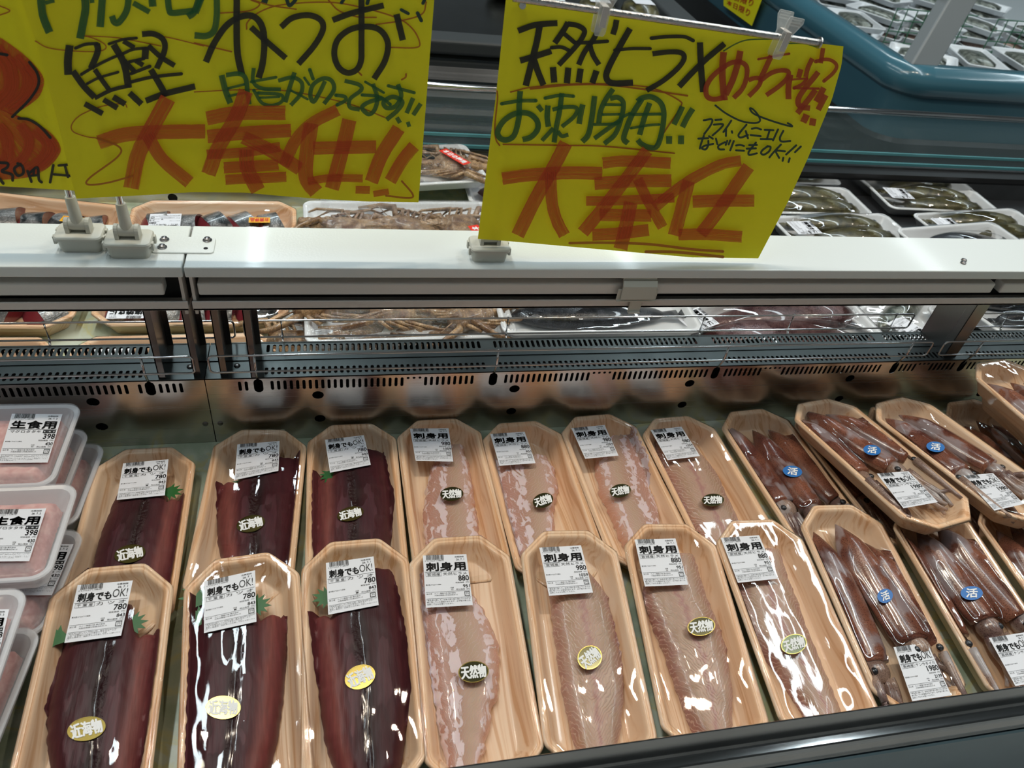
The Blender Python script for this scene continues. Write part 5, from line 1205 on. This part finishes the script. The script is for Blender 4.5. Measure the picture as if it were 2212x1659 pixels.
SL = [
 ('E', [('n', 14, (200, 490), (350, 570), (600, 605), (900, 618), (1030, 590), (1030, 530), (900, 460), (760, 425)), ('n', 14, (760, 428), (1150, 448), (1400, 490), (1700, 550)), ('n', 14, (1500, 402), (1800, 450), (2212, 550)), ('n', 14, (1295, 1280), (1250, 1240), (1000, 1270), (750, 1370), (640, 1480), (650, 1570), (800, 1630), (930, 1650)),
        ('g', 96, (265, -60), (290, 180), (370, 390)), ('g', 50, (320, 35), (430, 5)), ('g', 96, (790, -60), (800, 100), (770, 280), (735, 462)), ('g', 60, (850, 10), (905, 5)), ('g', 90, (1005, -60), (975, 322)), ('g', 78, (1320, -60), (1290, 130), (1200, 265), (1145, 262), (1115, 190)), ('g', 66, (1370, 35), (1565, 145)),
        ('g', 90, (1590, -60), (1605, 80)), ('g', 76, (1780, -60), (1800, 120), (1840, 155), (1960, 145), (2090, 130)), ('g', 84, (2170, -40), (2100, 140), (2020, 200)),
        ('k', 96, (612, 540), (590, 720), (595, 895)), ('k', 40, (680, 575), (800, 530), (940, 520)), ('k', 78, (935, 520), (945, 620), (865, 820)), ('k', 38, (750, 890), (900, 800), (1100, 700), (1250, 640), (1370, 590), (1530, 575)), ('k', 34, (820, 1000), (960, 930), (1190, 862)), ('k', 76, (650, 850), (780, 1030), (910, 1165)), ('k', 60, (910, 830), (1000, 960), (1080, 1070)), ('k', 48, (910, 1175), (1100, 1080), (1270, 1035), (1340, 1025)),
        ('k', 36, (1080, 525), (1250, 472), (1410, 455)), ('k', 84, (1135, 530), (1260, 760), (1315, 1050)), ('k', 58, (1250, 490), (1385, 570)), ('k', 60, (1260, 720), (1390, 860)), ('k', 40, (1320, 740), (1500, 700)), ('k', 84, (1520, 560), (1510, 705)), ('k', 60, (1400, 725), (1490, 780)), ('k', 42, (1345, 880), (1570, 792)), ('k', 62, (1550, 545), (1700, 680), (1865, 785)),
        ('k', 70, (1475, 408), (1610, 405), (1725, 470), (1745, 600), (1650, 820)), ('k', 42, (1350, 978), (1600, 920), (1945, 882)), ('k', 76, (1580, 830), (1670, 980), (1765, 1145)), ('k', 74, (1520, 1205), (1750, 1120), (2110, 1032)), ('k', 66, (790, 1240), (1005, 1358)), ('k', 66, (1015, 1190), (1182, 1292)), ('k', 70, (1130, 1158), (1275, 1245)), ('k', 74, (1325, 1110), (1470, 1245))]),
 ('F', [('n', 14, (240, 120), (500, 100), (600, 40), (520, 0)), ('n', 14, (540, 0), (700, 50), (935, 85)), ('n', 14, (480, 268), (490, 200), (600, 110), (800, 45), (1200, 20), (1500, 60), (1850, 160), (2000, 260), (2070, 390), (2030, 438), (1810, 436)), ('n', 14, (1230, 0), (1330, 100), (1500, 155), (1670, 160)), ('n', 14, (2130, 20), (2090, 130), (1900, 190), (1670, 225)), ('n', 15, (0, 395), (340, 475)),
        ('n', 12, (0, 845), (420, 825), (800, 830), (1200, 900), (1500, 980), (1750, 1080)), ('n', 16, (1945, 680), (1940, 710), (1905, 732)), ('n', 16, (1510, 665), (1535, 690)),
        ('g', 60, (205, -40), (205, 150), (180, 280), (110, 330), (0, 325)), ('g', 60, (65, -20), (10, 120)), ('t', 56, (655, -20), (640, 28)), ('t', 34, (850, 0), (875, 52), (930, 0)), ('t', 32, (1375, -10), (1352, 25)), ('t', 34, (1600, -10), (1588, 32)), ('t', 30, (1900, 90), (1965, 125)), ('t', 34, (2050, 120), (2085, 190)), ('t', 32, (2115, 0), (2100, 30)),
        ('k', 62, (390, -60), (388, 200), (395, 480), (435, 682)), ('k', 60, (105, 570), (180, 400), (290, 240), (420, 155), (540, 150), (620, 240), (642, 400), (625, 590), (590, 715)), ('k', 54, (520, 250), (650, 370), (840, 535)),
        ('k', 56, (795, 250), (900, 165), (1050, 140), (1160, 185), (1180, 275), (1100, 420), (955, 588)), ('k', 56, (1270, 185), (1450, 120), (1740, 50)), ('k', 56, (1535, -60), (1535, 400), (1530, 560), (1485, 645), (1400, 668), (1320, 610), (1285, 490), (1320, 360), (1440, 268), (1600, 245), (1715, 285), (1778, 400), (1750, 560), (1650, 725)), ('k', 60, (1857, 130), (1915, 370)),
        ('g', 56, (250, 690), (285, 830), (330, 950)), ('g', 44, (290, 690), (410, 678), (470, 720), (488, 850), (505, 960)), ('g', 24, (310, 812), (460, 775)), ('g', 24, (320, 882), (470, 850)), ('g', 36, (545, 625), (540, 750), (620, 812), (795, 822)), ('g', 28, (520, 752), (750, 710)), ('g', 32, (545, 830), (620, 945), (720, 968), (805, 930), (790, 870), (585, 855)), ('g', 22, (600, 898), (780, 890)),
        ('g', 38, (770, 742), (900, 712), (985, 760), (978, 860), (885, 968)), ('g', 42, (920, 665), (870, 820), (835, 940)), ('g', 22, (885, 830), (1040, 912)), ('g', 24, (1010, 715), (1055, 778)), ('g', 34, (1060, 640), (1090, 725)), ('g', 40, (1200, 745), (1150, 850), (1095, 935), (1065, 875), (1090, 780), (1180, 722), (1260, 742), (1280, 830), (1190, 955)), ('g', 34, (1300, 875), (1380, 888), (1385, 925), (1310, 965)),
        ('g', 38, (1380, 742), (1515, 780), (1530, 830), (1430, 910), (1430, 985), (1520, 1008)), ('g', 30, (1540, 872), (1700, 890), (1800, 960)), ('g', 24, (1570, 752), (1740, 852)), ('g', 40, (1640, 770), (1680, 900), (1655, 1010), (1600, 1050), (1540, 990), (1600, 940), (1730, 900)), ('g', 30, (1780, 788), (2020, 852)), ('g', 42, (1870, 775), (1900, 880), (1850, 975), (1765, 990), (1740, 935), (1825, 890), (1910, 935), (1865, 1015), (1765, 1100)),
        ('g', 42, (2010, 900), (1950, 1040)), ('g', 42, (2080, 952), (2010, 1058)), ('g', 40, (1860, 1080), (1890, 1130)), ('g', 36, (1960, 1120), (1975, 1165))]),
 ('G', [('o', 84, (250, 345), (400, 300), (600, 285), (872, 280)), ('o', 92, (655, 88), (560, 260), (480, 420), (440, 612)), ('o', 74, (535, 300), (620, 440), (780, 578)),
        ('o', 84, (880, 205), (1050, 175), (1340, 172)), ('o', 78, (885, 310), (1100, 290), (1372, 275)), ('o', 58, (880, 415), (1100, 402), (1310, 370)), ('o', 86, (1110, 45), (1050, 200), (950, 370), (890, 530)), ('o', 78, (1095, 315), (1250, 390), (1425, 500)), ('o', 66, (980, 492), (1300, 475)), ('o', 60, (990, 562), (1345, 545)), ('o', 86, (1112, 385), (1120, 500), (1180, 625)),
        ('o', 70, (1645, 155), (1500, 230), (1400, 330), (1330, 480)), ('o', 86, (1490, 235), (1465, 400), (1460, 550), (1520, 635)), ('o', 84, (1712, 212), (1680, 350), (1610, 615)), ('o', 76, (1500, 378), (1868, 370)), ('o', 46, (1470, 572), (1600, 552), (1790, 555)), ('o', 80, (2000, 262), (1900, 420), (1840, 575)), ('o', 72, (2090, 365), (2020, 450), (1950, 570)), ('o', 46, (1748, 620), (1832, 622)), ('o', 36, (1852, 645), (1942, 630)),
        ('n', 11, (2018, 570), (2080, 645), (2060, 668), (1925, 655)), ('n', 11, (240, 320), (370, 370), (360, 430), (200, 550), (190, 590), (300, 580), (450, 540))])]
SH = [
 ('H', [('o', 130, (-40, 420), (70, 560), (90, 760), (-30, 900)), ('o', 90, (130, 480), (230, 640), (200, 800), (60, 930)), ('o', 70, (220, 560), (310, 690), (260, 820), (130, 940)), ('o', 110, (-20, 1080), (60, 1180), (60, 1350), (-20, 1450)), ('o', 90, (170, 1060), (250, 1200), (200, 1350), (60, 1450)), ('o', 90, (300, 1100), (400, 1230), (360, 1350), (220, 1450)), ('o', 60, (420, 1180), (470, 1280), (380, 1400), (230, 1490)),
        ('k', 24, (250, 530), (315, 620), (328, 720), (255, 845), (105, 998)), ('k', 24, (158, 1010), (250, 1022), (350, 1085), (430, 1175)), ('k', 26, (-20, 455), (60, 470)), ('n', 12, (-20, 45), (60, 75), (80, 98), (0, 128), (-20, 130)),
        ('k', 24, (0, 1388), (65, 1395), (60, 1430), (15, 1462), (100, 1490), (108, 1540)), ('k', 24, (175, 1400), (122, 1440), (150, 1498), (198, 1478), (190, 1420), (150, 1395)), ('k', 24, (235, 1460), (268, 1550)), ('k', 24, (255, 1475), (318, 1430), (332, 1530), (355, 1555)), ('k', 20, (265, 1500), (330, 1495)), ('k', 20, (292, 1440), (285, 1500)), ('k', 24, (455, 1410), (428, 1555)), ('k', 22, (500, 1412), (580, 1405)), ('k', 24, (553, 1410), (580, 1510)), ('k', 22, (460, 1488), (600, 1500)), ('k', 26, (-5, 1525), (28, 1565))])]
sign('yellow sign offering flounder, hanging lowest over the long rail, right of centre', .681,
     [(1093, -4), (1286, 24), (1480, 50), (1652, 80), (1822, 100)], [(1032, 516), (1099, 521), (1336, 542), (1495, 556), (1638, 558)], [(1093, -4), (1072, 200), (1032, 516)],
     [(1822, 100), (1818, 140), (1797, 215), (1746, 340), (1700, 440), (1638, 558)], SR, 1)
sign('big yellow bonito sign at upper left with black, green and broad red writing', .6835,
     [(20, -90), (300, -95), (650, -98), (948, -100)], [(165, 429), (305, 422), (417, 415), (528, 416), (602, 423), (695, 430), (787, 435), (904, 437)], [(20, -90), (45.6, 0), (76, 84), (111, 210), (129, 281), (152, 380), (165, 429)],
     [(948, -100), (938, 0), (921, 215), (904, 437)], SL, 2)
sign('yellow sign with an orange rounded drawing, cut off at the left picture edge', .6935,
     [(-330, -80), (-60, -84), (190, -88)], [(-360, 388), (-150, 396), (0, 402), (165, 412)], [(-330, -80), (-360, 388)], [(190, -88), (165, 412)], SH, 3,
     [('o', 'H', [(-60, 300), (0, 320), (80, 372), (200, 462), (300, 560), (365, 650), (372, 730), (325, 835), (200, 930), (110, 985), (200, 1012), (330, 1062), (450, 1150), (515, 1250), (500, 1330), (400, 1440), (250, 1510), (100, 1530), (-60, 1535)], (-60, 900))])

# sign holders --------------------------------------------------------
def holder(x, y, lab, top, rod, yr):
    e = empty('sign_holder', (x, y, RAILZ)); tag(e, lab, 'sign holder', 'ivory sign holders clamped on the rail')
    def rr(w, d, z, r): return [(a, b_, z) for a, b_ in rrect(w, d, r, 5)]
    m = MB(); m.rings([rr(.036, .024, 0, .005), rr(.0372, .0252, .004, .005), rr(.0395, .0275, .013, .006), rr(.0425, .031, .0135, .006), rr(.0425, .031, .0160, .006), rr(.0405, .029, .0172, .0055), rr(.036, .025, .0176, .004)]); m.obj('clamp_base', m_ivory, e, smooth=True, sharp=35)
    for s in (-1, 1):
        m = MB(); m.box((s * .0215 - .0015, -.009, .007), (s * .0215 + .0015, -.004, .0155)); m.box((s * .0215 - .0015, .004, .007), (s * .0215 + .0015, .009, .0155)); bevel(m.obj('clamp_lug', m_ivory, e), .0006)
        m = MB(); P = [(.0065 * math.cos(PI * k / 8), .0245 + .0065 * math.sin(PI * k / 8)) for k in range(9)] + [(-.0065, .0172), (.0065, .0172)]; n = len(P)
        x0, x1 = sorted((s * .0072, s * .0112)); m.add([(xx, a, b_) for xx in (x0, x1) for a, b_ in P], [(i, (i + 1) % n, n + (i + 1) % n, n + i) for i in range(n)] + [tuple(range(n)), tuple(reversed(range(n, 2 * n)))]); bevel(m.obj('knuckle_ear', m_ivory, e), .0005)
    m = MB(); m.tube([(-.0074, 0, .0245), (.0074, 0, .0245)], .0058, 16); m.obj('knuckle_pin', m_ivory, e, smooth=True, sharp=50)
    m = MB(); m.rings([[(r * math.cos(2 * PI * k / 18), r * math.sin(2 * PI * k / 18), z) for k in range(18)] for z, r in ((.024, .0048), (.030, .0056), (.052, .0048), (.0535, .0044))]); m.obj('socket', m_ivory, e, smooth=True, sharp=45)
    m = MB(); m.tube([(0, 0, .050), (0, 0, top - RAILZ)], .0031, 14); m.obj('pole', m_chrome, e, smooth=True, sharp=50)
    if rod:
        o = Vector(e.location); a, b_ = Vector(rod[0]), Vector(rod[1]); m = MB(); m.tube([Vector((x, y, top)) - o, Vector((x, yr, top + .001)) - o], .003, 10); m.tube([a - o, b_ - o], .0031, 14)
        m.tube([b_ - o, b_ - o + (b_ - a).normalized() * .0015], .0052, 14); m.obj('cross_rod', m_chromed, e, smooth=True, sharp=50)
    return e
R0 = Py(1290, 22, .6745); R1 = Py(1768, 92, .6745); Rs = R0 + (R0 - R1).normalized() * (R0.x - .150) * 1.0
holder(.1592, .690, 'ivory sign holder clamped on the long rail under the flounder sign', .478, (Rs, R1), .6745)
holder(-.1985, .6925, 'ivory sign holder on the rail nearest the joint plate, pole behind the big left sign', .50, ((-.215, .6925, .50), (.10, .6925, .49)), .6925)
holder(-.2440, .703, 'leftmost ivory sign holder on the rail, pole behind the cut-off sign', .50, ((-.26, .703, .50), (-.46, .703, .50)), .703)
def clip(px, py, tilt, lab):
    c = Py(px, py, .6745); e = empty('sign_clip', c, (0, math.radians(tilt), 0)); tag(e, lab, 'clip', 'clear clips on the sign rod')
    for s, nm in ((-1, 'clip_jaw'), (1, 'clip_jaw')):
        m = MB(); P = [(-.0075, .020), (.0075, .020), (.0085, .016), (.0055, .004), (.0055, -.016), (.004, -.019), (-.004, -.019), (-.0055, -.016), (-.0055, .004), (-.0085, .016)]; n = len(P)
        yy = [(s * (.0095 if z > .010 else .0052 if z > -.002 else .0044 if z > -.017 else .0042)) for x, z in P]; th = -s * .0016
        yy = [v + (0.0030 if s > 0 else -.0004) for v in yy]
        m.add([(x, yy[i] + t, z) for t in (0, th) for i, (x, z) in enumerate(P)], [(i, (i + 1) % n, n + (i + 1) % n, n + i) for i in range(n)] + [tuple(range(n)), tuple(reversed(range(n, 2 * n)))])
        bevel(m.obj(nm, m_acr, e), .0007)
        m = MB(); y_ = s * .0098 + (.003 if s > 0 else -.0004)
        for z in (.013, .0155, .018): m.box((-.005, y_ - .0004, z - .0005), (.005, y_ + .0004, z + .0005))
        m.obj('finger_ridge', m_acr, e)
    m = MB(); m.box((-.0030, -.0072, -.011), (.0030, -.0066, .006)); m.box((-.0030, -.0072, .0055), (.0030, .0070, .0062)); bevel(m.obj('clip_spring', m_lip, e), .0003)
clip(1302, 26, 2, 'clear plastic clip at the top edge of the flounder sign, left of the rod end')
clip(1692, 80, 6, 'clear plastic clip near the free end of the sign rod, at the sign corner')
